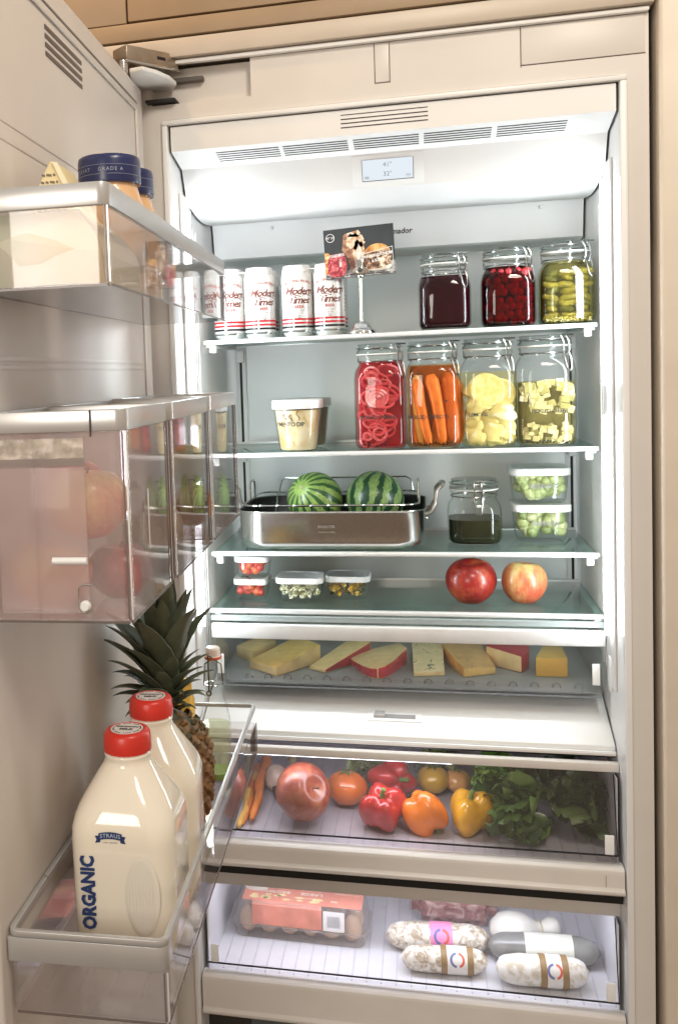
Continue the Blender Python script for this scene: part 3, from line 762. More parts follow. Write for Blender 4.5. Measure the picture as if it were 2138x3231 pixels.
wcard = mat('yellow_carton_card', (.74, .62, .36), .5, vary=.10, scale=40)
q = MB().prism([(-.032, .0), (.028, .0), (.026, .012), (-.004, .072), (-.010, .073), (-.030, .036)], 'y', -.02, .055); q.build('carton_body', wcard, wd, bev=.0015)
MB().prism([(.020, .012), (.0275, .012), (-.0005, .071), (-.0065, .071)], 'y', -.0215, -.0202).build('carton_edge', mat('pale_card', (.85, .78, .55), .5), wd)
for i in range(6):
    z = .056 - i * .0082; x1 = -.0035 + (.056 - z) * .36; x0 = -.020 - (.056 - z) * .18
    q = MB()
    x = x0
    while x < x1:
        w_ = rng.uniform(.003, .007); q.add([(x, -.0204, z), (min(x + w_, x1), -.0204, z - .001), (min(x + w_, x1), -.0204, z + .0017), (x, -.0204, z + .0027)], [(0, 1, 2, 3)]); x += w_ + .0016
    q.build('printed_line', mat('carton_print', (.16, .12, .07), .5), wd, smooth=0)
amber = mat('peach_yogurt', (.80, .50, .27), .25, vary=.05, scale=14, coat=.5, sss=.1)
blue_cap = mat('blue_cap_plastic', (.022, .030, .105), .28, vary=.15, scale=30)
def yog(label, ly, lx):
    t = thing('yogurt_bottle', label, 'bottle', DW(lx, ly, 1.4985), DA, 'blue capped bottles in the top door bin')
    MB().lathe([(0, 0), (.044, 0), (.047, .003), (.048, .010), (.048, .100), (.0465, .116), (.0425, .132), (.0385, .146), (.037, .150), (.037, .162)], 36).build('bottle_body', amber, t, smooth=50)
    n = 72; rr = []
    for r, z in ((.0375, .1545), (.0412, .1550), (.0417, .158), (.0417, .184), (.0407, .1895), (.0380, .1912), (.0372, .1900)):
        rr.append([(r * math.cos(2 * PI * j / n), r * math.sin(2 * PI * j / n), z) for j in range(n)])
    c = MB().rings(rr).build('cap', blue_cap, t, smooth=50)
    pm = mat('cap_grey_print', (.22, .24, .32), .5)
    for z in (.1645, .1765):
        MB().tube([(.0418 * math.cos(2 * PI * j / 48), .0418 * math.sin(2 * PI * j / 48), z) for j in range(48)], .0004, 6, closed=True).build('cap_line', pm, c)
    def wrap(a0): return lambda x, y: (.0421 * math.sin(a0 + x / .042), -.0421 * math.cos(a0 + x / .042), .1703 + y)
    q = text_mb('GRADE A', .0068, wrap(.30), space=1.25); text_mb('MILKFAT', .0068, wrap(-.75), q, space=1.2)
    q.build('cap_lettering', mat('cap_pale_print', (.34, .36, .44), .5), c, smooth=0)
    q = MB()
    def wb(x, y): a = .30 + x / .048; return (.0475 * math.sin(a), -.0475 * math.cos(a), .108 + y)
    text_mb('ORGANIC', .006, lambda x, y: (.0455 * math.sin(.75 + x / .046), -.0455 * math.cos(.75 + x / .046), .1235 + y), q)
    q.build('shoulder_print', mat('rust_print', (.28, .09, .03), .5), t, smooth=0)
    return t
yog('nearer peach coloured bottle with a broad blue cap, in full view', -.600, .083)
yog('further peach coloured bottle, its blue cap half behind the nearer one', -.508, .080)

# ---- middle bins: fruit behind the frosted plastic
def fruit_mat(name, stops, rough=.3, streak=True, spots=0, coat=.3, axis_bias=0.0):
    if name in _M: return _M[name]
    m, nt, out = new_mat(name); p = N(nt, 'BsdfPrincipled', i_Roughness=rough); p.inputs['Coat Weight'].default_value = coat
    p.inputs['Coat Roughness'].default_value = .12
    tc = N(nt, 'TexCoord'); mp = N(nt, 'Mapping'); mp.inputs['Scale'].default_value = (9, 9, 2.2) if streak else (9, 9, 9)
    mp.inputs['Location'].default_value = (hash(name) % 17 if False else len(name), 0, 0)
    L(nt, tc.outputs['Object'], mp.inputs['Vector'])
    nz = N(nt, 'TexNoise'); nz.inputs['Scale'].default_value = 3.2; nz.inputs['Detail'].default_value = 7; nz.inputs['Roughness'].default_value = .62
    L(nt, mp.outputs[0], nz.inputs['Vector'])
    n2 = N(nt, 'TexNoise'); n2.inputs['Scale'].default_value = 140; n2.inputs['Detail'].default_value = 2; L(nt, tc.outputs['Object'], n2.inputs['Vector'])
    f = math_n(nt, 'ADD', nz.outputs['Fac'], math_n(nt, 'MULTIPLY', math_n(nt, 'SUBTRACT', n2.outputs['Fac'], .5), .18))
    if axis_bias:
        sp = N(nt, 'SeparateXYZ'); L(nt, tc.outputs['Object'], sp.inputs[0])
        f = math_n(nt, 'ADD', f, math_n(nt, 'MULTIPLY', sp.outputs['Z'], axis_bias))
    L(nt, ramp(nt, f, stops), p.inputs['Base Color'])
    L(nt, p.outputs[0], out.inputs[0]); _M[name] = m; return m
apple_red = fruit_mat('apple_red_skin', [(.30, (.16, .008, .010)), (.50, (.34, .022, .018)), (.66, (.52, .10, .04)), (.80, (.62, .34, .11))])
apple_pink = fruit_mat('apple_pink_skin', [(.36, (.48, .045, .03)), (.54, (.62, .15, .07)), (.68, (.72, .36, .14)), (.82, (.76, .58, .22))], axis_bias=2.2)
orange_skin = mat('orange_skin', (.75, .26, .025), .42, vary=.08, scale=20, bump=.35, bscale=240)
lemon_skin = mat('lemon_skin', (.78, .52, .06), .4, vary=.08, scale=20, bump=.3, bscale=220)
green_skin = mat('green_apple_skin', (.38, .44, .12), .34, vary=.15, scale=18)
def apple_mesh(R, m, tall=.94, seed=0, lob=.03):
    prof = []
    for i in range(23):
        th = PI * i / 22
        r = math.sin(th) * (1 + .10 * math.sin(th) ** 2) * (1 + .10 * math.cos(PI - th) * -1 * -1 * (math.cos(PI - th)))
        z = -math.cos(th) * tall
        r *= 1 - .075 * math.cos(th)
        z -= -.0
        dip = .34 * math.exp(-(((PI - th) / .36) ** 2)); z -= dip * .9
        dip2 = .16 * math.exp(-((th / .3) ** 2)); z += dip2
        prof.append((r * .92, z))
    zmin = min(z for r, z in prof)
    q = MB(); rr = []
    for r, z in prof:
        rr.append([(R * r * (1 + lob * math.cos(5 * a + seed) * max(0, -z) + .02 * math.sin(2 * a + seed)) * math.cos(a), R * r * (1 + lob * math.cos(5 * a + seed) * max(0, -z) + .02 * math.sin(2 * a + seed)) * math.sin(a), R * (z - zmin)) for a in [2 * PI * j / 26 for j in range(26)]])
    q.rings(rr); return q, R * (1.02 * tall - zmin - .30)
def apple(label, loc, R, m, tall=.94, seed=0, stem=True, rot=(0, 0, 0), group=None, name='apple'):
    t = thing(name, label, name.replace('_', ' '), loc, 0, group); t.rotation_euler = rot
    q, zt = apple_mesh(R, m, tall, seed); q.build('skin', m, t, smooth=80)
    if stem:
        MB().tube([(0, 0, zt - R * .10), (.001, 0, zt + R * .10), (.004, .001, zt + R * .26)], [.0016, .0014, .0019], 7).build('stem', mat('stem_brown', (.12, .07, .03), .6), t)
    return t
apple('yellow and red apple in the near bin, upper right, beside the milky panel', DW(.100, -.826, 1.218), .046, apple_pink, seed=1, group='fruit in the near door bin')
apple('yellow blushed apple behind the frosted near bin, lower left', DW(.056, -.832, 1.1375), .046, apple_pink, seed=2, group='fruit in the near door bin')
apple('red apple behind the frosted near bin, lower right', DW(.122, -.775, 1.1375), .038, apple_red, seed=3, group='fruit in the near door bin')
apple('red apple behind the frosted near bin, upper left above the yellow one', DW(.056, -.745, 1.226), .044, apple_red, seed=4, group='fruit in the near door bin')
def ball_fruit(name, label, loc, R, m, k=1.0, cat=None, group=None, rot=(0, 0, 0)):
    o = MB().ball((0, 0, 0), R, R, R * k, n=24, m=14, jit=.03, seed=len(label)).build(name, m, None, smooth=80)
    o.location = loc; o.rotation_euler = rot; return tag(o, label, cat or name.replace('_', ' '), group)
ball_fruit('onion', 'brown onion in the middle door bin', DW(.105, -.50, 1.1775), .040, mat('onion_skin', (.36, .20, .08), .4, vary=.25, scale=25))  # added onion gives the brown tone of a reflection in this bin
apple('green apple in the middle door bin, left of the brown onion', DW(.095, -.59, 1.1375), .039, green_skin, seed=6)
ball_fruit('lemon', 'orange coloured lemon at the bottom of the bin nearest the hinge', DW(.105, -.22, 1.1745), .037, orange_skin, 1.0, 'lemon')
ball_fruit('lemon', 'yellow lemon resting on top of the orange one in the bin nearest the hinge', DW(.098, -.215, 1.2435), .033, lemon_skin, 1.12, 'lemon')
# ================================================================== helper: sizes from the photograph at a depth
DZ = lambda p: -(CAM_R.transposed() @ (p - CAM_POS)).z
def span(ul, ur, v, y):
    a, b = W(ul, v, 'y', y), W(ur, v, 'y', y); return (a.x + b.x) / 2, b.x - a.x
def px_m(p, n):                                   # n picture units at the distance of p, in metres
    return n * (2138 / 1568) * DZ(p) / CAM_F
def rest(u, v, rp, zf, k=1.0):
    """centre and radius of a round thing lying on level zf, seen at (u, v) with radius rp"""
    R = .04
    for _ in range(8):
        p = W(u, v, 'z', zf + R * k); R = px_m(p, rp)
    return p, R

# ------------------------------------------------------------------ cans
can_white = mat('can_white_paint', (.80, .80, .79), .28, metal=.1, vary=.02, scale=10, coat=.3)
can_al = mat('can_aluminium', (.70, .70, .70), .22, metal=1.0, vary=.05, scale=60)
can_red = mat('can_red_print', (.50, .018, .025), .35); can_black = mat('can_black_print', (.012, .012, .014), .35)
can_rust = mat('can_rust_print', (.16, .035, .022), .4); can_pale = mat('can_red_small_print', (.45, .07, .06), .4)
CR = .0332
def make_can(label):
    t = thing('beer_can', label, 'can', (0, 0, 0), 0, 'white tall cans on the top shelf')
    H = .152
    MB().lathe([(.022, .0), (.0255, .0), (.030, .007), (CR, .013), (CR, .129), (.0315, .135), (.0278, .1425), (.0262, .1445)], 40).build('can_body', can_white, t, smooth=40)
    MB().lathe([(.0262, .1446), (.0272, .1465), (.0272, .1485), (.0255, .1490), (.0245, .1455), (0, .1455)], 36).build('can_end', can_al, t)
    MB().lathe([(.0221, -.0), (.0252, .0002), (.0296, .0068), (CR + .0002, .0128), (CR + .0002, .0142)], 36, cap0=False, cap1=False).build('base_ring', can_al, t)
    for z0, h, mm in ((.0350, .0042, can_red), (.0272, .0042, can_red), (.0190, .0044, can_black)):
        q = MB()
        for k in range(4):
            a0 = -.34 + k * PI / 2; rr = [a0 + (PI / 2 - .10) * j / 12 for j in range(13)]
            vs = [((CR + .0003) * math.sin(a), -(CR + .0003) * math.cos(a), z) for z in (z0, z0 + h) for a in rr]
            q.add(vs, [(j, j + 1, 14 + j, 13 + j) for j in range(12)])
        q.build('stripe', mm, t, smooth=60)
    wr = lambda z: (lambda x, y: ((CR + .0004) * math.sin(x / CR), -(CR + .0004) * math.cos(x / CR), z + y))
    q = text_mb('Modern', .0215, wr(.0955), shear=.32, offset=.0004, space=.88); text_mb('Times', .0215, lambda x, y: wr(.0765)(x - .001, y), q, shear=.32, offset=.0004, space=.88)
    for x0, x1, z0 in ((-.022, .004, .0855), (.008, .026, .0865)):
        pts = [(x0 + (x1 - x0) * i / 10, z0 + .0018 * math.sin(i / 10 * PI * 1.4)) for i in range(11)]
        for (xa, za), (xb, zb) in zip(pts, pts[1:]):
            f = wr(0); q.add([f(xa, za), f(xb, zb), f(xb, zb + .0014), f(xa, za + .0014)], [(0, 1, 2, 3)])
    q.build('script_lettering', can_rust, t, smooth=0)
    q = text_mb('BLAZING WORLD', .0075, lambda x, y: wr(.117)(x, y - 6.0 * x * x), shear=0, offset=.0001); q.build('arched_lettering', can_pale, t, smooth=0)
    q = text_mb('BEER', .0082, wr(.0625), offset=.0002, space=1.15); q.build('beer_lettering', can_pale, t, smooth=0)
    q = text_mb('HOPPY AMBER', .0036, wr(.0545)); text_mb('ONE PINT', .0036, wr(.0490), q)
    f = wr(.0425)
    ring = [f(.0032 * math.cos(a), .0032 * math.sin(a)) for a in [2 * PI * i / 14 for i in range(14)]]; ring2 = [f(.0020 * math.cos(a), .0020 * math.sin(a)) for a in [2 * PI * i / 14 for i in range(14)]]
    q.add(ring + ring2, [(i, (i + 1) % 14, 14 + (i + 1) % 14, 14 + i) for i in range(14)])
    q.build('small_lettering', grey_print, t, smooth=0)
    q = MB()
    for k in range(9):
        z = .050 + k * .0078
        for c in range(2):
            a = 1.12 + c * .17; f = wr(z); q.add([f((a) * CR, 0), f((a + .12) * CR, 0), f((a + .12) * CR, .0045), f(a * CR, .0045)], [(0, 1, 2, 3)])
    q.build('fact_panel', mat('can_grey_panel', (.42, .40, .36), .4), t, smooth=0)
    return t
cy = .263
cxs = [W(u, 700, 'y', cy).x for u in (527, 601, 688, 762)]
cxs[0] = cxs[1] - .0672; cxs[3] = cxs[2] + .0672
can0 = make_can('white beer can at the far left, cut off by the door bin')
labels = [None, 'white beer can, second from the left in the front row', 'white beer can at the front left of the right pack, third along', 'white beer can nearest the chrome stand, partly behind the card']
cans = [can0]
for i in range(4):
    o = can0 if i == 0 else copy_tree(can0)
    o.location = (cxs[i], cy, Z1 + .0008); o.rotation_euler.z = (.05, .18, -.02, -.12)[i] + .25
    if labels[i]: o['label'] = labels[i]
rl = ['rear white beer can behind the far left one of the front row', 'rear white beer can showing between the two packs', 'rear white beer can behind the left can of the right pack', 'rear white beer can behind the one nearest the card stand']
for i in range(4):
    o = copy_tree(can0); o.location = (cxs[i], cy + .0672, Z1 + .0008); o.rotation_euler.z = 2.2 + i; o['label'] = rl[i]
for i, lab in ((0, 'white plastic can carrier clipped over the left pack of cans'), (2, 'white plastic can carrier clipped over the right pack of cans')):
    t = thing('can_carrier', lab, 'can carrier', (0, 0, 0), 0, 'white carriers on top of the cans')
    for j in (0, 1):
        for k in (0, 1):
            c = (cxs[i + j], cy + k * .0672, Z1 + .0008)
            MB().lathe([(.0282, .1370), (.0308, .1372), (.0312, .1400), (.0285, .1468), (.0285, .1505), (.0262, .1512), (.0250, .1494), (.0274, .1480), (.0276, .1440)], 34, c, cap0=False, cap1=False).build('carrier_ring', white_plastic, t, smooth=50)
    xm = (cxs[i] + cxs[i + 1]) / 2
    for bx_ in ((xm - .014, xm + .014, cy - .016, cy - .004), (xm - .014, xm + .014, cy + .070, cy + .082), (cxs[i] - .012, cxs[i] + .012, cy + .020, cy + .047), (cxs[i + 1] - .012, cxs[i + 1] + .012, cy + .020, cy + .047)):
        MB().box(*bx_, Z1 + .1420, Z1 + .1450, bev=.001).build('carrier_bridge', white_plastic, t)

# ------------------------------------------------------------------ card stand with photo card
sy_ = .2315
sp_ = W(837, 772, 'y', sy_)
st = thing('card_stand', 'polished steel card stand with dome base, thin rod and clip on the top shelf', 'card stand', (sp_.x, sy_, Z1 + .0008))
ztop = W(831, 640, 'y', sy_).z - Z1
MB().lathe([(0, 0), (.0285, 0), (.0290, .003), (.0265, .0075), (.0215, .0105), (.0195, .013), (.017, .0195), (.010, .0245), (.0036, .0262), (.0034, .028), (0, .028)], 36).build('dome_base', chrome, st, smooth=50)
MB().tube([(0, 0, .026), (0, 0, ztop)], .0034, 14).build('rod', mat('rod_steel', (.72, .69, .58), .18, metal=1.0), st)
MB().ball((0, 0, ztop), .0075, .0075, .0055).build('rod_collar', chrome, st)
q = MB(); q.prism([(-.016, .004), (.016, .004), (.0155, .012), (.008, .019), (.0075, .033), (-.0075, .033), (-.008, .019), (-.0155, .012)], 'y', -.0085, -.0070)
q.v = [(x, y, z + ztop) for x, y, z in q.v]; q.build('clip_jaw', chrome, st, bev=.0005)
MB().tube([(-.009, -.0095, ztop + .036), (-.006, -.0105, ztop + .024), (-.004, -.011, ztop + .014), (.004, -.011, ztop + .014), (.006, -.0105, ztop + .024), (.009, -.0095, ztop + .036)], .0016, 8).build('clip_spring', chrome, st)
MB().ball((0, -.0098, ztop + .012), .0062, .0022, .0058).build('clip_eye', mat('clip_shadow', (.05, .045, .04), .4), st)
# the card: flat print, tilted a little in the clip
cyk = sy_ - .0042
tl, tr_, br, bl = (W(u, v, 'y', cyk) for u, v in ((745, 534.5), (909, 515.5), (916, 632), (757, 648)))
cc = (tl + tr_ + br + bl) / 4; ux = ((tr_ - tl) + (br - bl)); cw_ = ux.length / 2; ux.normalize(); uz = ((tl - bl) + (tr_ - br)); ch_ = uz.length / 2
cd = thing('recipe_card', 'dark photo card of a burger and pickle jar held in the clip stand', 'card', cc)
cd.rotation_euler.y = -math.atan2(ux.z, ux.x)
MB().box(-cw_ / 2, cw_ / 2, -.0004, .0004, -ch_ / 2, ch_ / 2).build('card_sheet', mat('card_slate_print', (.018, .026, .032), .35, vary=.2, scale=30), cd, smooth=0)
def blot(mb, pts, lay):
    """flat print patch; pts in card fractions (0..1, 0..1 from the top left)"""
    n = len(pts); mb.add([((a - .5) * cw_, -.0005 - lay * .00012, (.5 - b) * ch_) for a, b in pts], [tuple(range(n))])
def ell(a, b, ra, rb, n=26, jag=.0, seed=0, a0=0, a1=2 * PI):
    r_ = random.Random(seed); out = []
    for i in range(n):
        t = a0 + (a1 - a0) * i / (n - 1 if a1 - a0 < 6 else n); k = 1 + r_.uniform(-jag, jag); out.append((a + ra * k * math.cos(t), b - rb * k * math.sin(t)))
    return out
def fprint(name, c1, c2, c3, scale):
    if name in _M: return _M[name]
    m, nt, out = new_mat(name); p = N(nt, 'BsdfPrincipled', i_Roughness=.4); tc = N(nt, 'TexCoord'); nz = N(nt, 'TexNoise'); nz.inputs['Scale'].default_value = scale; nz.inputs['Detail'].default_value = 5; nz.inputs['Distortion'].default_value = 1.0
    L(nt, tc.outputs['Object'], nz.inputs['Vector']); L(nt, ramp(nt, nz.outputs['Fac'], [(.38, c1), (.5, c2), (.62, c3)]), p.inputs['Base Color']); L(nt, p.outputs[0], out.inputs[0]); _M[name] = m; return m
cards = [
    ('printed_table', fprint('print_table', (.10, .09, .09), (.22, .21, .20), (.50, .49, .47), 60), [[(0, .86), (.35, .84), (.6, .82), (1, .72), (1, .985), (0, .985)]]),
    ('printed_table_edge', fprint('print_edge', (.02, .02, .02), (.05, .05, .05), (.4, .4, .4), 130), [[(.0, .965), (1, .86), (1, .885), (.0, .99)], [(.55, .93), (1, .955), (1, .975), (.55, .96)]]),
    ('printed_food', fprint('print_fries', (.50, .12, .02), (.70, .30, .06), (.82, .62, .34), 120), [[(0, .46), (.06, .47), (.085, .56), (.06, .72), (.09, .88), (.0, .9)]]),
    ('printed_food', fprint('print_smoke', (.10, .035, .02), (.30, .13, .07), (.45, .26, .16), 70), [[(.28, .14), (.40, .10), (.50, .30), (.50, .75), (.46, .86), (.36, .84), (.33, .60), (.25, .44), (.27, .30)]]),
    ('printed_food', fprint('print_chicken', (.42, .19, .08), (.66, .44, .28), (.82, .70, .56), 90), [ell(.45, .28, .13, .16, 30, .16, 3), ell(.49, .55, .085, .28, 30, .12, 5), [(.30, .12), (.50, .06), (.53, .12), (.50, .20), (.34, .18)]]),
    ('printed_food', fprint('print_cream', (.55, .47, .40), (.70, .62, .52), (.82, .78, .72), 90), [ell(.50, .62, .045, .26, 22, .14, 8)]),
    ('printed_bun', fprint('print_bun', (.38, .12, .025), (.60, .27, .06), (.74, .46, .18), 45), [ell(.755, .55, .180, .18, 26, .0, 1, 0, PI)]),
    ('printed_plate', fprint('print_plate', (.50, .45, .36), (.66, .60, .48), (.78, .74, .66), 60), [ell(.755, .84, .19, .07, 24, .02, 2)]),
    ('printed_filling', fprint('print_filling', (.035, .015, .010), (.26, .11, .045), (.76, .66, .50), 80), [[(.585, .54), (.93, .50), (.95, .62), (.93, .80), (.80, .86), (.60, .88), (.56, .76)]]),
    ('printed_jar', fprint('print_jar', (.20, .012, .02), (.42, .035, .055), (.66, .20, .20), 100), [[(.05, .58), (.10, .54), (.24, .54), (.30, .58), (.315, .74), (.28, .92), (.22, .965), (.10, .965), (.04, .88), (.03, .72)]]),
    ('printed_jar_rim', fprint('print_rim', (.35, .2, .2), (.55, .38, .38), (.75, .66, .64), 90), [[(.07, .51), (.27, .49), (.29, .545), (.06, .57)], [(.205, .60), (.245, .60), (.235, .77), (.205, .76)]]),
]
for i, (nm, mm, polys) in enumerate(cards):
    q = MB()
    for p_ in polys: blot(q, p_, i)
    q.build(nm, mm, cd, smooth=0)
q = MB(); r0 = [(.095 + .062 * math.cos(2 * PI * i / 30), .17 + .062 * cw_ / ch_ * math.sin(2 * PI * i / 30)) for i in range(30)]; r1 = [(.095 + .054 * math.cos(2 * PI * i / 30), .17 + .054 * cw_ / ch_ * math.sin(2 * PI * i / 30)) for i in range(30)]
q.add([((a - .5) * cw_, -.0008, (.5 - b) * ch_) for a, b in r0 + r1], [(i, (i + 1) % 30, 30 + (i + 1) % 30, 30 + i) for i in range(30)])
text_mb('Nº 37', .0066, lambda x, y: (x - .405 * cw_, -.0008, y + .33 * ch_), q, offset=.0001)
for a in ((.58, .60, .50, .506), (.966, .972, .45, .90)):
    blot(q, [(a[0], a[2]), (a[1], a[2]), (a[1], a[3]), (a[0], a[3])], 14)
blot(q, [(.57, .545), (.972, .452), (.972, .462), (.57, .555)], 14)
text_mb('RICH PICKLED ONIONS', .0072, lambda x, y: (x + .255 * cw_, -.0024, y - .10 * ch_ + .10 * x), q, offset=.0002, space=.78)
text_mb('& SLAW', .0072, lambda x, y: (x + .25 * cw_, -.0024, y - .20 * ch_ + .10 * x), q, offset=.0002, space=.9)
q.build('card_lettering', white_print, cd, smooth=0)

# ------------------------------------------------------------------ clip-top jars
def bail_jar(label, ul, ur, vtop, zs, yc, group, gasket=(.75, .74, .70), clasp=.85, fill=.8, liq=None, order=0, body_r=.50, core=None):
    um = (ul + ur) / 2; x, w = span(ul, ur, vtop + 100, yc); H = W(um, vtop, 'y', yc).z - zs
    h = w / 2 * 1.035
    t = thing('pickle_jar', label, 'jar', (x, yc, zs + .0008), 0, group)
    zb = H - .0545; rn = h * .835
    secs = [(0, .80 * h, .80 * h, .6 * h), (.003, .90 * h, .90 * h, body_r * h), (.010, .985 * h, .985 * h, body_r * h), (.018, h, h, body_r * h), (zb - .016, h, h, body_r * h),
            (zb - .006, .975 * h, .975 * h, .58 * h), (zb + .003, .935 * h, .935 * h, .70 * h), (zb + .009, .865 * h, .865 * h, .83 * h), (zb + .012, rn, rn, rn - 1e-4), (zb + .024, rn, rn, rn - 1e-4), (zb + .026, rn * 1.05, rn * 1.05, rn * 1.05 - 1e-4), (zb + .031, rn * 1.05, rn * 1.05, rn * 1.05 - 1e-4)]
    MB().rings(rloft(secs, 7), cap1=False).build('jar_body', jar_glass, t, smooth=60)
    MB().lathe([(rn * .86, zb + .0312), (rn * 1.02, zb + .0312), (rn * 1.10, zb + .0325), (rn * 1.10, zb + .0345), (rn * .86, zb + .0345)], 32, cap0=False, cap1=False).build('rubber_gasket', mat('gasket_%d' % int(gasket[0] * 100), gasket, .5), t)
    MB().lathe([(rn * 1.06, zb + .0348), (rn * 1.10, zb + .038), (rn * 1.06, zb + .041), (rn * .99, zb + .044), (rn * .99, zb + .0505), (rn * 1.02, zb + .0525), (rn * 1.0, H), (rn * .8, H + .0005), (0, H - .001)], 34, cap0=False, cap1=False).build('glass_lid', lid_glass, t, smooth=50)
    R_ = Matrix.Rotation(clasp, 3, 'Z')
    def rw(name, pts, r, closed=False):
        MB().tube([R_ @ Vector(p) for p in pts], r * 1.3, 7, closed).build(name, wire, t)
    nr = rn * 1.035
    rw('neck_wire', [(nr * math.cos(a), nr * math.sin(a), zb + .019) for a in [2 * PI * i / 28 for i in range(28)]], .0011, True)
    lr = rn * 1.08
    rw('lid_wire', [(lr * math.cos(a), lr * math.sin(a), zb + .046) for a in [2 * PI * i / 28 for i in range(28)]], .0010, True)
    for s in (-.0075, .0075):
        rw('clasp_upright', [(s, -nr - .003, zb + .012), (s, -nr - .0075, zb + .024), (s, -nr - .006, zb + .040), (s, -lr + .003, zb + .052)], .0013)
    rw('clasp_bar', [(-.0075, -lr + .002, zb + .0535), (.022, -lr - .002, zb + .0535)], .0012)
    rw('lever_loop', [(-.009, -nr - .004, zb + .020), (-.0085, -nr - .010, zb + .008), (-.006, -nr - .014, zb - .012), (0, -nr - .015, zb - .018), (.006, -nr - .014, zb - .012), (.0085, -nr - .010, zb + .008), (.009, -nr - .004, zb + .020)], .0012)
    rw('rear_loop', [(-.006, nr, zb + .016), (-.0055, nr + .008, zb + .018), (-.0055, nr + .009, zb + .040), (-.004, lr, zb + .047)], .0011)
    if liq:
        zf = .006 + (zb + .010) * fill; k = .955; ls = []
        for z, a, b, r in secs:
            if z < zf: ls.append((max(.004, z), a * k, b * k, r * k))
        ls.append((zf, ls[-1][1], ls[-1][2], ls[-1][3]))
        MB().rings(rloft(ls, 7)).build('brine', liq, t, smooth=60)
        if core:
            q = MB().rings(rloft([(z + (.002 if i == 0 else -.0025 if i == len(ls) - 1 else 0), a * .90, b * .55, r * .5) for i, (z, a, b, r) in enumerate(ls)], 7))
            q.v = [(x_, y_ + h * .30, z_) for x_, y_, z_ in q.v]; q.build('murky_brine', mat('murk_%d' % (core[0] * 1000 + core[1] * 100 + core[2] * 10000), core, .8, vary=.25, scale=35, spec=.1), t, smooth=60)
    return t, h, zb
GJ = 'clip top jars of pickles'
j1, h1, zb1 = bail_jar('squat clip jar of plain dark purple beet liquid, left of the top shelf three', 969, 1086, 590, Z1, .262, GJ, fill=.93,
    liq=liquid('beet_liquid', (.5, .05, .08), (.020, .0016, .0045), .97), clasp=.75)
j2, h2, zb2 = bail_jar('squat clip jar of red cherries in dark syrup, middle of the top shelf three', 1113, 1234, 576, Z1, .262, GJ, fill=1.0, gasket=(.75, .42, .18),
    liq=liquid('cherry_syrup', (.40, .05, .07), (.03, .003, .006), .22), core=(.02, .002, .004), clasp=.85)
j3, h3, zb3 = bail_jar('squat clip jar of small green gherkins, right of the top shelf three', 1246, 1370, 562, Z1, .262, GJ, fill=1.0,
    liq=liquid('gherkin_brine', (.86, .83, .56), (.20, .18, .08), .10), core=(.15, .14, .06), clasp=.80)
cher = MB().ball((0, 0, 0), .0086, n=12, m=8, jit=.05).mesh('cherry', mat('cherry_skin', (.50, .022, .03), .25, vary=.3, scale=90, coat=.3))
rg = random.Random(5)
for iz in range(8):
    for ix in range(6):
        o = mesh_obj('cherry', cher, j2)
        o.location = ((ix - 2.5 + (.5 if iz % 2 else 0) + rg.uniform(-.2, .2)) * .0150, -h2 * .955 + .009 + rg.uniform(.0, .006) + max(0, abs(ix - 2.5) - 1.7) * .010, .014 + iz * .0135 + rg.uniform(-.003, .003))
        if abs(o.location.x) > h2 * .82: o.location.x *= .8; o.location.y += .004
def gherk(ln, r, m, name, bend=.12):
    n = 8; q = MB(); pts = []; rs = []
    for i in range(n + 1):
        t = i / n * 2 - 1; pts.append((t * ln / 2, 0, bend * ln * t * t)); rs.append(r * max(.12, (1 - t ** 4)) ** .5 * (1 + .06 * math.sin(i * 2.3)))
    return q.tube(pts, rs, 9).mesh(name, m, 70)
gm1 = mat('gherkin_skin', (.23, .195, .035), .35, vary=.35, scale=60, bump=.6, bscale=260); gm2 = mat('gherkin_skin_dark', (.08, .085, .018), .35, vary=.3, scale=60, bump=.6, bscale=260)
gh = [gherk(.034, .0066, gm1, 'gherkin'), gherk(.026, .0072, gm2, 'gherkin'), gherk(.034, .0070, gm1, 'gherkin'), gherk(.020, .0068, gm1, 'gherkin')]
for iz in range(8):
    for ix in range(3):
        o = mesh_obj('gherkin', gh[rg.randrange(4)], j3)
        o.location = ((ix - 1.0) * .0290 + rg.uniform(-.006, .006), -h3 * .955 + .0095 + rg.uniform(0, .010), .018 + iz * .0122 + rg.uniform(-.002, .002))
        o.location.x = max(-h3 * .60, min(h3 * .60, o.location.x))
        o.rotation_euler = (rg.uniform(0, 6), rg.choice([rg.uniform(-.35, .35), rg.uniform(-.6, .6)]), rg.uniform(-.3, .3))
q = MB()
for i in range(240):
    q.ball((rg.uniform(-.8, .8) * h3, rg.uniform(-.94, -.2) * h3, .006 + rg.uniform(0, .008)), .0019, n=6, m=4)
tag(q.build('mustard_seeds', mat('mustard_seed', (.68, .60, .28), .5, vary=.3, scale=200), j3), kind='stuff')

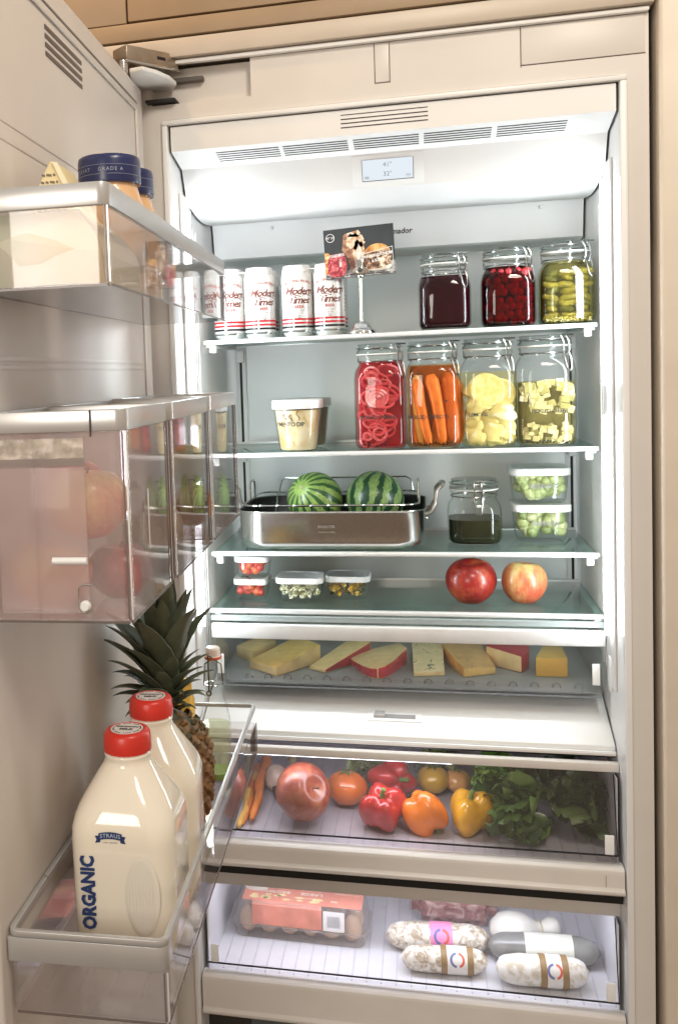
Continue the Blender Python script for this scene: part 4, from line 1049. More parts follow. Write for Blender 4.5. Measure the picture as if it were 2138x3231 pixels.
GT = 'tall clip jars on the second shelf'
def inked(t, s, h, z, x0, size=.0105, m=None):
    text_mb(s, size, lambda x, y: (x + x0, -h - .0006, z + y), offset=.0002, space=.86).build('ink_lettering', m or dark_print, t, smooth=0)
k1, g1, zt1 = bail_jar('tall clip jar packed with pink pickled onion rings', 823, 937, 797, Z2, .252, GT, fill=1.02, clasp=.95, liq=liquid('onion_brine', (.95, .58, .58), (.50, .09, .10), .12), core=(.34, .03, .045))
k2, g2, zt2 = bail_jar('tall clip jar of upright orange and pale carrot sticks', 940, 1061, 791, Z2, .252, GT, fill=.95, clasp=.95, liq=liquid('carrot_brine', (.97, .78, .55), (.50, .19, .05), .08), core=(.32, .11, .03))
k3, g3, zt3 = bail_jar('tall clip jar of pale yellow lemon slices, third along the second shelf', 1066, 1189, 785, Z2, .252, GT, fill=.84, clasp=.85, liq=liquid('lemon_brine', (.98, .95, .76), (.70, .60, .28), .10))
k4, g4, zt4 = bail_jar('tall clip jar half full of diced celery in cloudy brine, right end of shelf', 1193, 1325, 777, Z2, .252, GT, fill=.70, clasp=.75, liq=liquid('celery_brine', (.94, .91, .74), (.40, .35, .18), .08), core=(.26, .23, .10))
inked(k1, 'PICKLED ONIONS', g1, .068, -.004); inked(k2, 'PICKLED CARROTS', g2, .066, -.010); inked(k3, 'LEMONS', g3, .068, -.022); inked(k4, 'PICKLED CELERY', g4, .072, .004)
# onion rings and strands
om = [mat('pink_onion', (.73, .21, .225), .3, vary=.25, scale=60, coat=.3), mat('pale_pink_onion', (.80, .38, .38), .3, vary=.2, scale=60, coat=.3), mat('dark_pink_onion', (.62, .12, .14), .3, vary=.25, scale=60, coat=.3)]
def oring(R, r, m, sq=.7):
    q = MB().tube([(R * math.cos(a) * (1 + .06 * math.sin(3 * a)), R * sq * math.sin(a), .002 * math.sin(2 * a)) for a in [2 * PI * i / 20 for i in range(20)]], r, 7, closed=True)
    return q.mesh('onion_ring', m, 70)
orings = [oring(.017, .0028, om[0]), oring(.013, .0026, om[1], .95), oring(.024, .0030, om[0], .45), oring(.020, .0028, om[2], .6), oring(.008, .0030, om[1], .9)]
for i in range(30):
    o = mesh_obj('onion_ring', orings[(i * 7) % 5], k1); z = .018 + (i / 30) * (zt1 - .014)
    o.location = (rg.uniform(-.55, .55) * g1, -g1 * .90 + rg.uniform(.004, .016), z); o.rotation_euler = (PI / 2 + rg.uniform(-.35, .35), rg.uniform(-.5, .5), rg.uniform(-.2, .2))
for R, x, z in ((.021, -.006, .108), (.0145, -.006, .108), (.0085, -.006, .107), (.004, -.006, .108)):
    o = mesh_obj('onion_ring', oring(R, .0034, om[1], .85), k1); o.location = (x, -g1 * .955 + .0045, z); o.rotation_euler = (PI / 2, 0, 0)
pep = MB().ball((0, 0, 0), .0024, n=8, m=6).mesh('peppercorn', mat('peppercorn_black', (.02, .015, .012), .6), 70)
for t_, hh, zz, n_ in ((k1, g1, .004, 12), (k2, g2, .004, 26), (k4, g4, .004, 30)):
    for i in range(n_):
        o = mesh_obj('peppercorn', pep, t_); o.location = (rg.uniform(-.75, .75) * hh, -hh * .93 + rg.uniform(0, .02), .0075 + rg.uniform(0, .006))
for x, z in ((-.018, .122), (.030, .155), (.012, .148), (.026, .042)):
    o = mesh_obj('peppercorn', pep, k1); o.location = (x, -g1 * .955 + .002, z)
# carrot sticks
cm_ = [mat('carrot_orange', (.78, .26, .07), .35, vary=.16, scale=50, bump=.4, bscale=160), mat('carrot_deep', (.55, .13, .02), .35, vary=.16, scale=50, bump=.4, bscale=160), mat('carrot_pale', (.78, .60, .28), .35, vary=.12, scale=50)]
def stick(ln, r0, r1, m, bend):
    n = 10; pts = [(bend * math.sin(i / n * PI), 0, ln * i / n) for i in range(n + 1)]
    rs = [(r0 + (r1 - r0) * (i / n)) * (.55 if i in (0, n) else 1) for i in range(n + 1)]
    return MB().tube(pts, rs, 10).mesh('carrot_stick', m, 70)
for x, y, ln, r0, r1, mi, bend, tilt in ((-.040, .012, .125, .0062, .0072, 0, .002, .0), (-.030, .004, .142, .0052, .0082, 2, -.004, -.06), (-.0135, .0, .135, .0070, .0105, 0, -.004, -.17), (.012, .002, .144, .0088, .0125, 0, .003, -.16), (.034, .006, .146, .0125, .0140, 1, .0, -.06), (.020, .028, .130, .010, .013, 1, 0, .1), (-.022, .030, .125, .011, .012, 1, 0, -.05), (.044, .02, .13, .008, .011, 0, 0, -.03), (.0, .022, .12, .01, .012, 0, .0, .1)):
    o = MB().tube([(0, 0, 0)] * 0 or [(bend * math.sin(i / 10 * PI), 0, ln * i / 10) for i in range(11)], [1.22 * (r0 + (r1 - r0) * (i / 10)) * (.55 if i in (0, 10) else 1) for i in range(11)], 10).build('carrot_stick', cm_[mi], k2, smooth=70)
    o.location = (x * 1.02 + .006, -g2 * .93 + y + .013, .010); o.rotation_euler = (-.03, tilt, 0)
for x, z in ((-.038, .150), (.026, .098), (-.028, .155)):
    o = mesh_obj('peppercorn', pep, k2); o.location = (x, -g2 * .95, z)
# lemon slices: thick discs with a pale rind
def lemon_slice(R, th):
    m = fprint('lemon_flesh', (.68, .56, .24), (.76, .66, .34), (.80, .73, .48), 60)
    q = MB(); n = 26
    q.rings([[(r * math.cos(2 * PI * i / n), r * .92 * math.sin(2 * PI * i / n), z) for i in range(n)] for r, z in ((R * .94, -th / 2), (R, -th / 4), (R, th / 4), (R * .94, th / 2), (R * .86, th / 2 + .0004), (R * .80, th / 2 - .0006))])
    return q.mesh('lemon_slice', m, 40)
lpm = fprint('lemon_chunk', (.66, .54, .22), (.76, .66, .34), (.80, .74, .50), 45)
def lump(seed):
    return MB().ball((0, 0, 0), 1.0, .62, .82, n=16, m=10, jit=.55, seed=seed).mesh('lemon_piece', lpm, 80)
lps = [lump(i) for i in range(4)]
ls1, ls2 = lemon_slice(.036, .008), lemon_slice(.030, .008)
for me, x, y, z, rx, ry, s_ in ((ls1, -.004, .006, .117, 1.45, .45, 1), (ls2, .026, .020, .110, 1.5, 1.0, 1), (lps[0], -.028, .016, .112, .2, .4, .022), (lps[1], -.022, .012, .082, .1, -.4, .026), (lps[2], .024, .010, .070, .0, .3, .030),
        (lps[3], -.030, .014, .052, .1, .8, .022), (lps[0], -.002, .016, .052, .3, 2.0, .026), (lps[1], .028, .014, .040, .2, 1.4, .026), (lps[2], -.022, .013, .026, .0, 2.2, .028), (lps[3], .010, .012, .022, .1, .2, .030), (lps[0], .034, .020, .020, .2, .9, .020),
        (lps[1], .0, .034, .09, 0, 0, .03), (lps[2], -.02, .036, .06, 0, 1, .03), (lps[3], .024, .036, .09, 0, 1, .03), (lps[0], .0, .036, .03, 0, 1, .03)):
    o = mesh_obj('lemon_slice' if s_ == 1 else 'lemon_piece', me, k3); o.location = (x * .95, -g3 * .95 + y + .006, max(z, .008 + (.8 * s_ if s_ != 1 else 0))); o.rotation_euler = (rx, ry, 0); o.scale = (s_, s_, s_)
# celery dice
cel = [mat('celery_pale', (.66, .61, .40), .4, vary=.12, scale=50), mat('celery_green', (.44, .42, .20), .4, vary=.15, scale=50)]
cb = [MB().box(-.5, .5, -.5, .5, -.5, .5, bev=.04, seg=1).mesh('celery_cube', cel[i], 0) for i in (0, 1)]
for i in range(105):
    o = mesh_obj('celery_cube', cb[int(rg.random() < .35)], k4)
    big = i < 60
    z = rg.uniform(.070, .128) if big else rg.uniform(.012, .045)
    s = rg.uniform(.011, .017) if big else rg.uniform(.008, .012)
    x = rg.uniform(-.80, .80) * g4
    o.location = (x, -g4 * .95 + .008 + abs(rg.gauss(0, .007)) + max(0, abs(x) / g4 - .62) * .02, z); o.rotation_euler = (rg.uniform(-.15, .15), rg.uniform(-.4, .4), rg.uniform(-.3, .3)); o.scale = (s, s * .6, s * rg.uniform(.7, 1.1))

# ------------------------------------------------------------------ dip tubs
def tub(label, ul, ur, vt, zs, yc, m, lidm, text=None):
    x, w = span(ul, ur, vt + 60, yc); H = W((ul + ur) / 2, vt, 'y', yc).z - zs; R = w / 2
    t = thing('dip_tub', label, 'tub', (x, yc, zs + .0008), 0, 'tapered dip tubs on the second shelf')
    b = R * .74; top = R * .93; hz = H - .015
    f = lambda z: b + (top - b) * z / hz
    MB().lathe([(b * .85, 0), (b * .97, .001), (b, .005), (top, hz)], 40, cap1=False).build('tub_wall', jar_glass, t)
    MB().lathe([(0, .003), (b * .9, .003), (b * .955, .007), (f(hz - .006) - .0022, hz - .006), (0, hz - .006)], 36).build('dip', m, t)
    MB().lathe([(top * .9, hz - .003), (R * .985, hz - .003), (R, hz - .001), (R, H - .002), (R * .985, H), (R * .90, H - .0003), (R * .87, H - .0022), (0, H - .0022)], 40).build('lid', lidm, t, smooth=50)
    if text:
        def fn(xx, y):
            z = hz * .62 + y; r = f(z) + .0006; a = -.30 + xx / r; return (r * math.sin(a), -r * math.cos(a), z)
        text_mb(text, .0125, fn, offset=.0002, space=.88).build('ink_lettering', dark_print, t, smooth=0)
        q = MB()
        for a0, z0, z1 in ((-.50, .70, .86), (.12, .70, .93), (-.22, .68, .84)):
            pts = []
            for i in range(7):
                z = hz * (z0 + (z1 - z0) * i / 6); r = f(z) + .0001; a = a0 + .07 * math.sin(i * 1.1); pts.append((r * math.sin(a), -r * math.cos(a), z))
            q.tube(pts, [.0006 + .0012 * abs(math.sin(i * .9)) for i in range(7)], 6)
        q.build('dip_streak', mat('dip_brown', (.30, .17, .05), .5), t)
    return t
dip = fprint('pimento_dip', (.62, .42, .16), (.76, .64, .38), (.78, .69, .47), 24)
tub('tapered tub of cream PIMENTO DIP with a white lid', 631, 749, 926, Z2, .247, dip, white_plastic, 'PIMENTO DIP')
tub('brown dip tub mostly hidden behind the cream one, with a grey lid', 655, 767, 922, Z2, .375, mat('brown_dip', (.16, .11, .06), .5, vary=.3), grey_rim)

# ------------------------------------------------------------------ roasting pan
steel = mat('brushed_steel', (.70, .69, .67), .19, metal=1.0, vary=.04, scale=120)
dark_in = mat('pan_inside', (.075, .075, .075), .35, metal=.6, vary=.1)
px0 = W(549, 1230, 'y', .22).x; px1 = W(984, 1230, 'y', .22).x; pw = px1 - px0; ph = W(760, 1186, 'y', .209).z - Z3
pyc = .352; hx, hy = pw / 2, .142
pan = thing('roasting_pan', 'stainless steel roasting pan with wire rack holding two small watermelons', 'roasting pan', ((px0 + px1) / 2, pyc, Z3 + .0008))
MB().rings(rloft([(.0, hx - .018, hy - .016, .05), (.003, hx - .010, hy - .009, .055), (.010, hx - .004, hy - .004, .056), (.02, hx - .002, hy - .002, .056), (ph - .003, hx, hy, .056), (ph, hx + .003, hy + .003, .058), (ph + .0015, hx + .002, hy + .002, .057)], 10), cap1=False).build('pan_wall', steel, pan, smooth=60)
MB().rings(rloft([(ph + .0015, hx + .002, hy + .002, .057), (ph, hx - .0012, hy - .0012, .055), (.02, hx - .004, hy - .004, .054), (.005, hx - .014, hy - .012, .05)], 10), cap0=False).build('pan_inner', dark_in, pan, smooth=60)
text_mb('ROASTER', .0085, lambda x, y: (x - .005, -hy - .0006, ph * .62 + y)).build('pan_stamp', mat('stamp_grey', (.30, .26, .22), .4), pan, smooth=0)
text_mb('STAINLESS STEEL', .0048, lambda x, y: (x - .005, -hy - .0004, ph * .48 + y)).build('pan_stamp', mat('stamp_grey', (.30, .26, .22), .4), pan, smooth=0)
for s in (-1, 1):
    MB().tube([(s * (hx + .001), -.040, ph - .020), (s * (hx + .014), -.040, ph - .014), (s * (hx + .022), -.038, ph + .004), (s * (hx + .024), -.036, ph + .030), (s * (hx + .036), -.030, ph + .042), (s * (hx + .038), 0, ph + .044), (s * (hx + .036), .030, ph + .042), (s * (hx + .024), .036, ph + .030), (s * (hx + .022), .038, ph + .004), (s * (hx + .014), .040, ph - .014), (s * (hx + .001), .040, ph - .020)], [.006, .0045, .004, .004, .0055, .006, .0055, .004, .004, .0045, .006], 10).build('pan_handle', mat('cast_steel', (.42, .40, .37), .28, metal=1.0, vary=.1), pan)
    for y in (-.040, .040):
        MB().ball((s * (hx + .0025), y, ph - .028), .0045, .0055, .0045).build('rivet', chrome, pan)
# rack
rk = thing('roasting_rack', 'chrome wire rack standing inside the roasting pan', 'rack', ((px0 + px1) / 2, pyc, Z3 + .0008))
rx, ry = hx - .012, hy - .012
MB().tube([(x, y, ph + .012) for x, y in rrect(rx, ry, .035, 6)], .0023, 8, closed=True).build('rack_rim', chrome, rk)
for i in range(9):
    x = -rx + .04 + i * (2 * rx - .08) / 8
    MB().tube([(x, -ry, ph + .012), (x, -ry + .006, ph - .010), (x, -.045, .030), (x, .045, .030), (x, ry - .006, ph - .010), (x, ry, ph + .012)], .0016, 6).build('rack_wire', chrome, rk)
    MB().ball((x, -ry - .0005, ph + .0125), .0036).build('weld_bead', chrome, rk)
MB().tube([(x, y, .0275) for x, y in rrect(rx * .78, .05, .02, 5)], .002, 7, closed=True).build('rack_base', chrome, rk)
for s in (-1, 1):
    xx = s * (rx - .002)
    MB().tube([(xx, -.030, ph + .010), (xx, -.031, ph + .030), (xx, -.026, ph + .048), (xx, -.018, ph + .053), (xx, .018, ph + .053), (xx, .026, ph + .048), (xx, .031, ph + .030), (xx, .030, ph + .010)], .0023, 8).build('rack_handle', chrome, rk)
MB().tube([(-rx + .045, ry - .002, ph + .010), (-rx + .052, ry - .002, ph + .040), (-rx + .062, ry - .002, ph + .045), (rx - .03, ry - .002, ph + .045), (rx - .018, ry - .002, ph + .038), (rx - .014, ry - .002, ph + .010)], .0020, 8).build('rear_guard', chrome, rk)

def melon_mat(name, light, dark, nstr, width, wob):
    m, nt, out = new_mat(name); p = N(nt, 'BsdfPrincipled', i_Roughness=.36); p.inputs['Coat Weight'].default_value = .25; p.inputs['Coat Roughness'].default_value = .15
    tc = N(nt, 'TexCoord'); sp = N(nt, 'SeparateXYZ'); L(nt, tc.outputs['Object'], sp.inputs[0])
    nz = N(nt, 'TexNoise'); nz.inputs['Scale'].default_value = 34; nz.inputs['Detail'].default_value = 6; nz.inputs['Roughness'].default_value = .7; L(nt, tc.outputs['Object'], nz.inputs['Vector'])
    n2 = N(nt, 'TexNoise'); n2.inputs['Scale'].default_value = 14; n2.inputs['Detail'].default_value = 3; L(nt, tc.outputs['Object'], n2.inputs['Vector'])
    ang = math_n(nt, 'ARCTAN2', sp.outputs['Y'], sp.outputs['X'])
    rad = math_n(nt, 'POWER', math_n(nt, 'ADD', math_n(nt, 'MULTIPLY', sp.outputs['X'], sp.outputs['X']), math_n(nt, 'MULTIPLY', sp.outputs['Y'], sp.outputs['Y'])), .5)
    w = math_n(nt, 'MULTIPLY', math_n(nt, 'SUBTRACT', nz.outputs['Fac'], .5), wob)
    w2 = math_n(nt, 'MULTIPLY', math_n(nt, 'SUBTRACT', n2.outputs['Fac'], .5), wob * 1.3)
    s = math_n(nt, 'SINE', math_n(nt, 'ADD', math_n(nt, 'ADD', math_n(nt, 'MULTIPLY', ang, float(nstr)), w), w2))
    n3 = N(nt, 'TexNoise'); n3.inputs['Scale'].default_value = 110; n3.inputs['Detail'].default_value = 3; L(nt, tc.outputs['Object'], n3.inputs['Vector'])
    s = math_n(nt, 'ADD', s, math_n(nt, 'MULTIPLY', math_n(nt, 'SUBTRACT', n3.outputs['Fac'], .5), 2.0))
    fade = math_n(nt, 'MULTIPLY', math_n(nt, 'SUBTRACT', rad, .008), 60)
    s2 = math_n(nt, 'MULTIPLY', math_n(nt, 'ADD', math_n(nt, 'MULTIPLY', s, .5), .5), math_n(nt, 'MINIMUM', math_n(nt, 'MAXIMUM', fade, 0), 1))
    lt = ramp(nt, n3.outputs['Fac'], [(.35, [x * .75 for x in light]), (.65, [min(1, x * 1.2) for x in light])])
    f = ramp(nt, s2, [(1 - width, (0, 0, 0)), (min(1, 1 - width + .16), (1, 1, 1))])
    L(nt, mixc(nt, f, lt, dark), p.inputs['Base Color']); L(nt, p.outputs[0], out.inputs[0]); return m
def melon(label, u, v, rp, axis, m, spin):
    p = W(u, v, 'y', .348); R = px_m(p, rp)
    t = thing('watermelon', label, 'watermelon', p, 0, 'small watermelons in the roasting pan')
    t.rotation_mode = 'QUATERNION'; t.rotation_quaternion = Vector(axis).to_track_quat('Z', 'Y') @ Matrix.Rotation(spin, 3, 'Z').to_quaternion()
    MB().ball((0, 0, 0), R, R, R * .985, n=40, m=24, jit=.012, seed=int(u)).build('rind', m, t, smooth=80)
    MB().lathe([(0, R * .972), (R * .07, R * .974), (R * .05, R * .992), (0, R * .988)], 12).build('stem_scar', mat('melon_scar', (.50, .42, .26), .6), t)
    return t
melon('paler watermelon on the left with thin stripes and its stem end showing', 728, 1156, 64, (-.42, -.72, .55), melon_mat('melon_pale', (.30, .44, .11), (.025, .105, .03), 15, .46, 2.4), .3)
melon('darker watermelon on the right with broad jagged stripes', 867, 1155, 66, (.25, .30, .92), melon_mat('melon_dark', (.24, .38, .12), (.012, .060, .025), 12, .50, 4.6), .2)

# ------------------------------------------------------------------ jar of dark sauce
k5, g5, zt5 = bail_jar('squat clip jar one third full of blackish green sauce beside the pan', 1037, 1157, 1108, Z3, .322, GJ, fill=.52, clasp=.12, liq=liquid('dark_sauce', (.25, .3, .2), (.020, .024, .010), .95), body_r=.6)

# ------------------------------------------------------------------ lidded glass containers
def container(label, ul, ur, vt, vb, zs, group, filler, hyr=1.0, text=None, lid_h=.011, rot=0, zlift=0.0, yc=None):
    um = (ul + ur) / 2
    yf = W(um, vb, 'z', zs).y if yc is None else yc
    x, w = span(ul, ur, (vt + vb) / 2, yf); hx = w / 2; hy = hx * hyr; yc_ = yf + hy
    H = W(um, vt, 'y', yf).z - zs
    t = thing('food_container', label, 'container', (x, yc_, zs + .0008), rot, group)
    hb = H - lid_h
    MB().rings(rloft([(0, hx * .74, hy * .74, hx * .34), (.002, hx * .80, hy * .80, hx * .36), (hb * .22, hx * .87, hy * .87, hx * .40), (hb * .6, hx * .91, hy * .91, hx * .40), (hb, hx * .94, hy * .94, hx * .38)], 7), cap1=False).build('glass_dish', box_glass, t, smooth=60)
    MB().rings(rloft([(hb - .003, hx * .965, hy * .965, hx * .34), (hb - .002, hx, hy, hx * .36), (H - .003, hx, hy, hx * .36), (H - .0005, hx * .975, hy * .975, hx * .34), (H, hx * .93, hy * .93, hx * .32), (H - .0006, hx * .88, hy * .88, hx * .30), (H - .0018, hx * .86, hy * .86, hx * .29)], 7)).build('lid', white_plastic, t, smooth=50)
    filler(t, hx * .86, hy * .86, hb)
    if text: text_mb(text, .0125, lambda xx, y: (xx + .006, -hy * .905 - .0012, hb * .60 + y), offset=.0002, space=.9).build('ink_lettering', grey_print, t, smooth=0)
    return t, H, yf, hy
def fill_balls(me_list, name, s0, s1, n, top, seed, yb=.5):
    def f(t, hx, hy, hb):
        r_ = random.Random(seed)
        for i in range(n):
            z = .004 + s1 + (hb * top - s1) * (i / n); k = .93 + .10 * min(1, z / hb * 2)
            o = mesh_obj(name, r_.choice(me_list), t); s = r_.uniform(s0, s1)
            o.location = (r_.uniform(-1, 1) * (hx * k - s), -hy * k + s + r_.uniform(0, 1) * hy * yb, z); o.scale = (s, s, s); o.rotation_euler = (r_.uniform(0, 6), r_.uniform(0, 6), r_.uniform(0, 6))
    return f
gr = [MB().ball((0, 0, 0), 1, 1, 1.12, n=12, m=8, jit=.05).mesh('grape', mat('grape_%d' % i, c, .3, vary=.2, scale=2, sss=0, coat=.2), 80) for i, c in enumerate(((.46, .52, .22), (.62, .64, .36), (.34, .42, .16)))]
GB = 'stacked square containers with white lids'
cA, HA, yA, hyA = container('lower glass container of green grapes marked BLISSHAUS, right of the shelf', 1187, 1325, 1170, 1257, Z3, GB, fill_balls(gr, 'grape', .010, .014, 42, .92, 3), 1.0, 'BLISSHAUS', .013)
container('upper glass container of green grapes marked BLISSHAUS, stacked on the other', 1181, 1323, 1085, 1168, Z3 + HA + .001, GB, fill_balls(gr, 'grape', .010, .014, 42, .92, 9), 1.0, 'BLISSHAUS', .013, yc=yA)
tm = [MB().ball((0, 0, 0), 1, n=12, m=8, jit=.05).mesh('cherry_tomato', mat('small_tomato_%d' % i, c, .3, vary=.2, scale=2, coat=.3), 80) for i, c in enumerate(((.58, .05, .035), (.66, .15, .05), (.60, .09, .07)))]
GS = 'small stacked containers of tomatoes'
cB, HB, yB, hyB = container('lower small container of red tomatoes at the left of the bottom shelf', 539, 618, 1342, 1390, Z4, GS, fill_balls(tm, 'cherry_tomato', .007, .010, 30, .9, 4), 1.0, None, .010)
container('upper small container of red tomatoes, stacked at the left of the bottom shelf', 540, 621, 1290, 1341, Z4 + HB + .001, GS, fill_balls(tm, 'cherry_tomato', .007, .010, 30, .9, 8), 1.0, None, .010, yc=yB)
def floret_mesh(m, seed, name='floret', n=9, s=.45):
    q = MB(); r_ = random.Random(seed)
    for i in range(n):
        d = Vector((r_.gauss(0, 1), r_.gauss(0, 1), r_.gauss(0, 1))).normalized() * .6; q.ball(d, s * r_.uniform(.7, 1.1), n=6, m=4)
    return q.mesh(name, m, 80)
fl = [floret_mesh(mat('cauliflower_%d' % i, c, .5, vary=.15, scale=4), i) for i, c in enumerate(((.74, .71, .50), (.80, .78, .62), (.60, .58, .30)))]
container('low container of chopped pale cauliflower, second from the left on the bottom shelf', 636, 746, 1340, 1396, Z4, 'low containers with white lids', fill_balls(fl, 'floret', .0045, .0065, 110, 1.0, 5, .7), .85, None, .010)
mx = [floret_mesh(mat('mixed_%d' % i, c, .5, vary=.2, scale=4), i + 7, 'vegetable_piece') for i, c in enumerate(((.72, .44, .05), (.78, .55, .14), (.10, .11, .05), (.30, .20, .08)))]
container('low container of yellow and dark chopped vegetables, third on the bottom shelf', 750, 855, 1336, 1391, Z4, 'low containers with white lids', fill_balls(mx, 'vegetable_piece', .0045, .007, 110, .98, 6, .7), .85, None, .010)

# ------------------------------------------------------------------ the two big apples
for lab, ul, ur, v, m, tl_, rot, sd in (('deep red apple on the bottom shelf, left of the pair', 1031, 1147, 1406, apple_red, .96, (.16, -.06, .4), 1), ('yellow and pink apple on the bottom shelf, right of the pair', 1157, 1263, 1411, apple_pink, 1.04, (.10, .05, 2.0), 2)):
    yf = max(.232, W((ul + ur) / 2, v - 8, 'z', Z4).y); x, w = span(ul, ur, v - 50, yf + .03); R = w / 2 * 1.015
    apple(lab, (x, yf + .036, Z4 - .0005), R, m, tl_, sd, False, rot, 'apples on the bottom shelf')
# ================================================================== deli drawer
dd = thing('deli_drawer', 'shallow clear deli drawer full of cheese under the lowest glass shelf', 'drawer', (0, 0, 0), 0, 'clear drawers below the shelves')
MB().box(.0665, .8435, .146, .160, .8435, .8745, bev=.0025, seg=3).build('drawer_rail', alum, dd)
MB().box(.0635, .8445, .161, .172, .8780, .8880).build('shadow_gap', mat('gap_shade_grey', (.30, .34, .34), .5), dd)  # dark strip stands in for the shade between shelf and drawer rail
pn = MB()
pn.prism([(.152, .8430), (.155, .8430), (.1415, .7520), (.1385, .7520)], 'x', .074, .836)
pn.build('front_pane', clear_wall, dd)
tr = MB(); tr.box(.075, .835, .142, .50, .7488, .7515); tr.box(.0745, .0765, .145, .50, .7517, .84); tr.box(.8335, .8355, .145, .50, .7517, .84)
tr.build('tray', clear_wall, dd)
MB().box(.076, .834, .146, .498, .7518, .7535).build('tray_mat', mat('deli_mat', (.28, .31, .32), .4, vary=.06), dd)
q = MB(); q.box(.10, .80, .137, .1382, .7535, .7555); q.box(.10, .102, .137, .1382, .7556, .770); q.box(.798, .80, .137, .1382, .7556, .770)
q.box(.076, .834, .134, .1378, .7462, .7482)
q.build('label_channel', mat('smoke_plastic', (.20, .22, .24), .3), dd)
MB().box(.10, .80, .1372, .1378, .7557, .769).build('clear_strip', clear_wall, dd)
for i in range(17):
    x = .14 + i * .041
    MB().tube([(x - .008, .168, .7538), (x - .006, .168, .7610), (x, .168, .7630), (x + .006, .168, .7610), (x + .008, .168, .7538)], .0016, 6).build('mat_hoop', mat('deli_hoop', (.14, .16, .17), .4), dd)
for x in (.0785, .8175):
    MB().box(x, x + .014, .139, .1425, .770, .812, bev=.001).build('side_clip', white_plastic, dd)
MB().box(.8435, .8475, .10, .125, .770, .835, bev=.001).build('side_latch', white_plastic, dd)
FZ = .7540
def cheese_mat(name, c, vary=.12, spots=None, thr=.62):
    if name in _M: return _M[name]
    m, nt, out = new_mat(name); p = N(nt, 'BsdfPrincipled', i_Roughness=.42); p.inputs['Coat Weight'].default_value = .25
    tc = N(nt, 'TexCoord'); nz = N(nt, 'TexNoise'); nz.inputs['Scale'].default_value = 45; nz.inputs['Detail'].default_value = 5; L(nt, tc.outputs['Object'], nz.inputs['Vector'])
    col = ramp(nt, nz.outputs['Fac'], [(.3, [x * (1 - vary) for x in c]), (.7, [min(1, x * (1 + vary)) for x in c])])
    if spots:
        n2 = N(nt, 'TexNoise'); n2.inputs['Scale'].default_value = 60; n2.inputs['Detail'].default_value = 3; n2.inputs['Distortion'].default_value = 1.2; L(nt, tc.outputs['Object'], n2.inputs['Vector'])
        col = mixc(nt, ramp(nt, n2.outputs['Fac'], [(thr, (0, 0, 0)), (thr + .06, (1, 1, 1))]), col, spots)
    L(nt, col, p.inputs['Base Color']); L(nt, p.outputs[0], out.inputs[0]); _M[name] = m; return m
ch_y = cheese_mat('cheese_yellow', (.80, .53, .17)); ch_p = cheese_mat('cheese_pale', (.82, .61, .29)); ch_g = cheese_mat('cheese_greyed', (.76, .56, .27))
wax = mat('red_wax', (.52, .022, .045), .28, vary=.12, scale=30, coat=.5); wax_d = mat('dark_red_wax', (.40, .02, .04), .3, vary=.15, scale=30, coat=.4)
ch_b = cheese_mat('cheese_blue', (.78, .64, .36), .10, (.16, .17, .12), .60); ch_o = cheese_mat('cheese_orange_blue', (.62, .37, .14), .15, (.28, .24, .12), .63)
rind_o = mat('orange_rind', (.70, .30, .06), .4, vary=.2, scale=40); ch_c = cheese_mat('cheddar_orange', (.80, .46, .07), .06)
GC = 'cheeses in the deli drawer'
def cheese(label, pts, h, mats, side, top=0, slope=None, hs=None, rot=None):
    """pts: corner pixels of the underside on the drawer mat; side: material of each side; hs: height at each corner"""
    P3 = [W(u, v, 'z', FZ) for u, v in pts]; n = len(P3); c = sum(P3, Vector()) / n
    hs = hs or [h] * n
    q = MB(); base = [(p.x - c.x, p.y - c.y, .0005) for p in P3]; tp = [(p.x - c.x, p.y - c.y, hh) for p, hh in zip(P3, hs)]
    q.mi = top; q.add(base + tp, [tuple(range(n)), tuple(range(2 * n - 1, n - 1, -1))])
    for i in range(n):
        q.mi = side[i % len(side)]; q.add([base[i], base[(i + 1) % n], tp[(i + 1) % n], tp[i]], [(0, 1, 2, 3)])
    bm_ = q.mesh('cheese_body', mats, 30)
    bm = bmesh.new(); bm.from_mesh(bm_); bmesh.ops.remove_doubles(bm, verts=bm.verts, dist=1e-5); bmesh.ops.recalc_face_normals(bm, faces=bm.faces[:])
    bmesh.ops.bevel(bm, geom=[e for e in bm.edges if len(e.link_faces) == 2 and e.calc_face_angle(0) > .7], offset=.0014, segments=2, affect='EDGES', profile=.5); bm.to_mesh(bm_); bm.free(); bm_.shade_smooth(); bm_.set_sharp_from_angle(angle=math.radians(40))
    o = mesh_obj('cheese', bm_); o.location = c; return tag(o, label, 'cheese', GC)
cheese('plain pale cheese block at the far left behind the big yellow wedge', [(548, 1520), (585, 1533), (640, 1508), (600, 1496)], .026, [ch_g], [0])
cheese('large yellow cheese wedge, biggest in the drawer, with its thick end at the back', [(578, 1546), (640, 1566), (742, 1533), (690, 1505)], .028, [ch_y, ch_p], [1, 1, 0, 0], hs=[.018, .020, .040, .036])
cheese('thin pale wedge with dark red rind along its right side', [(716, 1549), (752, 1558), (858, 1526), (818, 1506)], .03, [ch_p, wax_d], [0, 1, 1, 0], hs=[.008, .008, .040, .034])
pts = [(806, 1536)] + [(806 + (942 - 806) * (i / 8), 1536 + 36 * math.sin(PI * i / 8)) for i in range(1, 8)] + [(942, 1536), (925, 1524), (850, 1524)]
cheese('half round of cheese in bright red wax, the curved side to the front', pts, .028, [ch_g, wax], [1] * 8 + [0, 0, 0], hs=[.016, .018, .020, .022, .024, .026, .029, .033, .036, .036, .020])
cheese('flat slab of pale blue veined cheese', [(957, 1566), (1028, 1564), (1024, 1518), (953, 1518)], .014, [ch_b, ch_p], [1, 0, 0, 0], hs=[.010, .010, .034, .034])
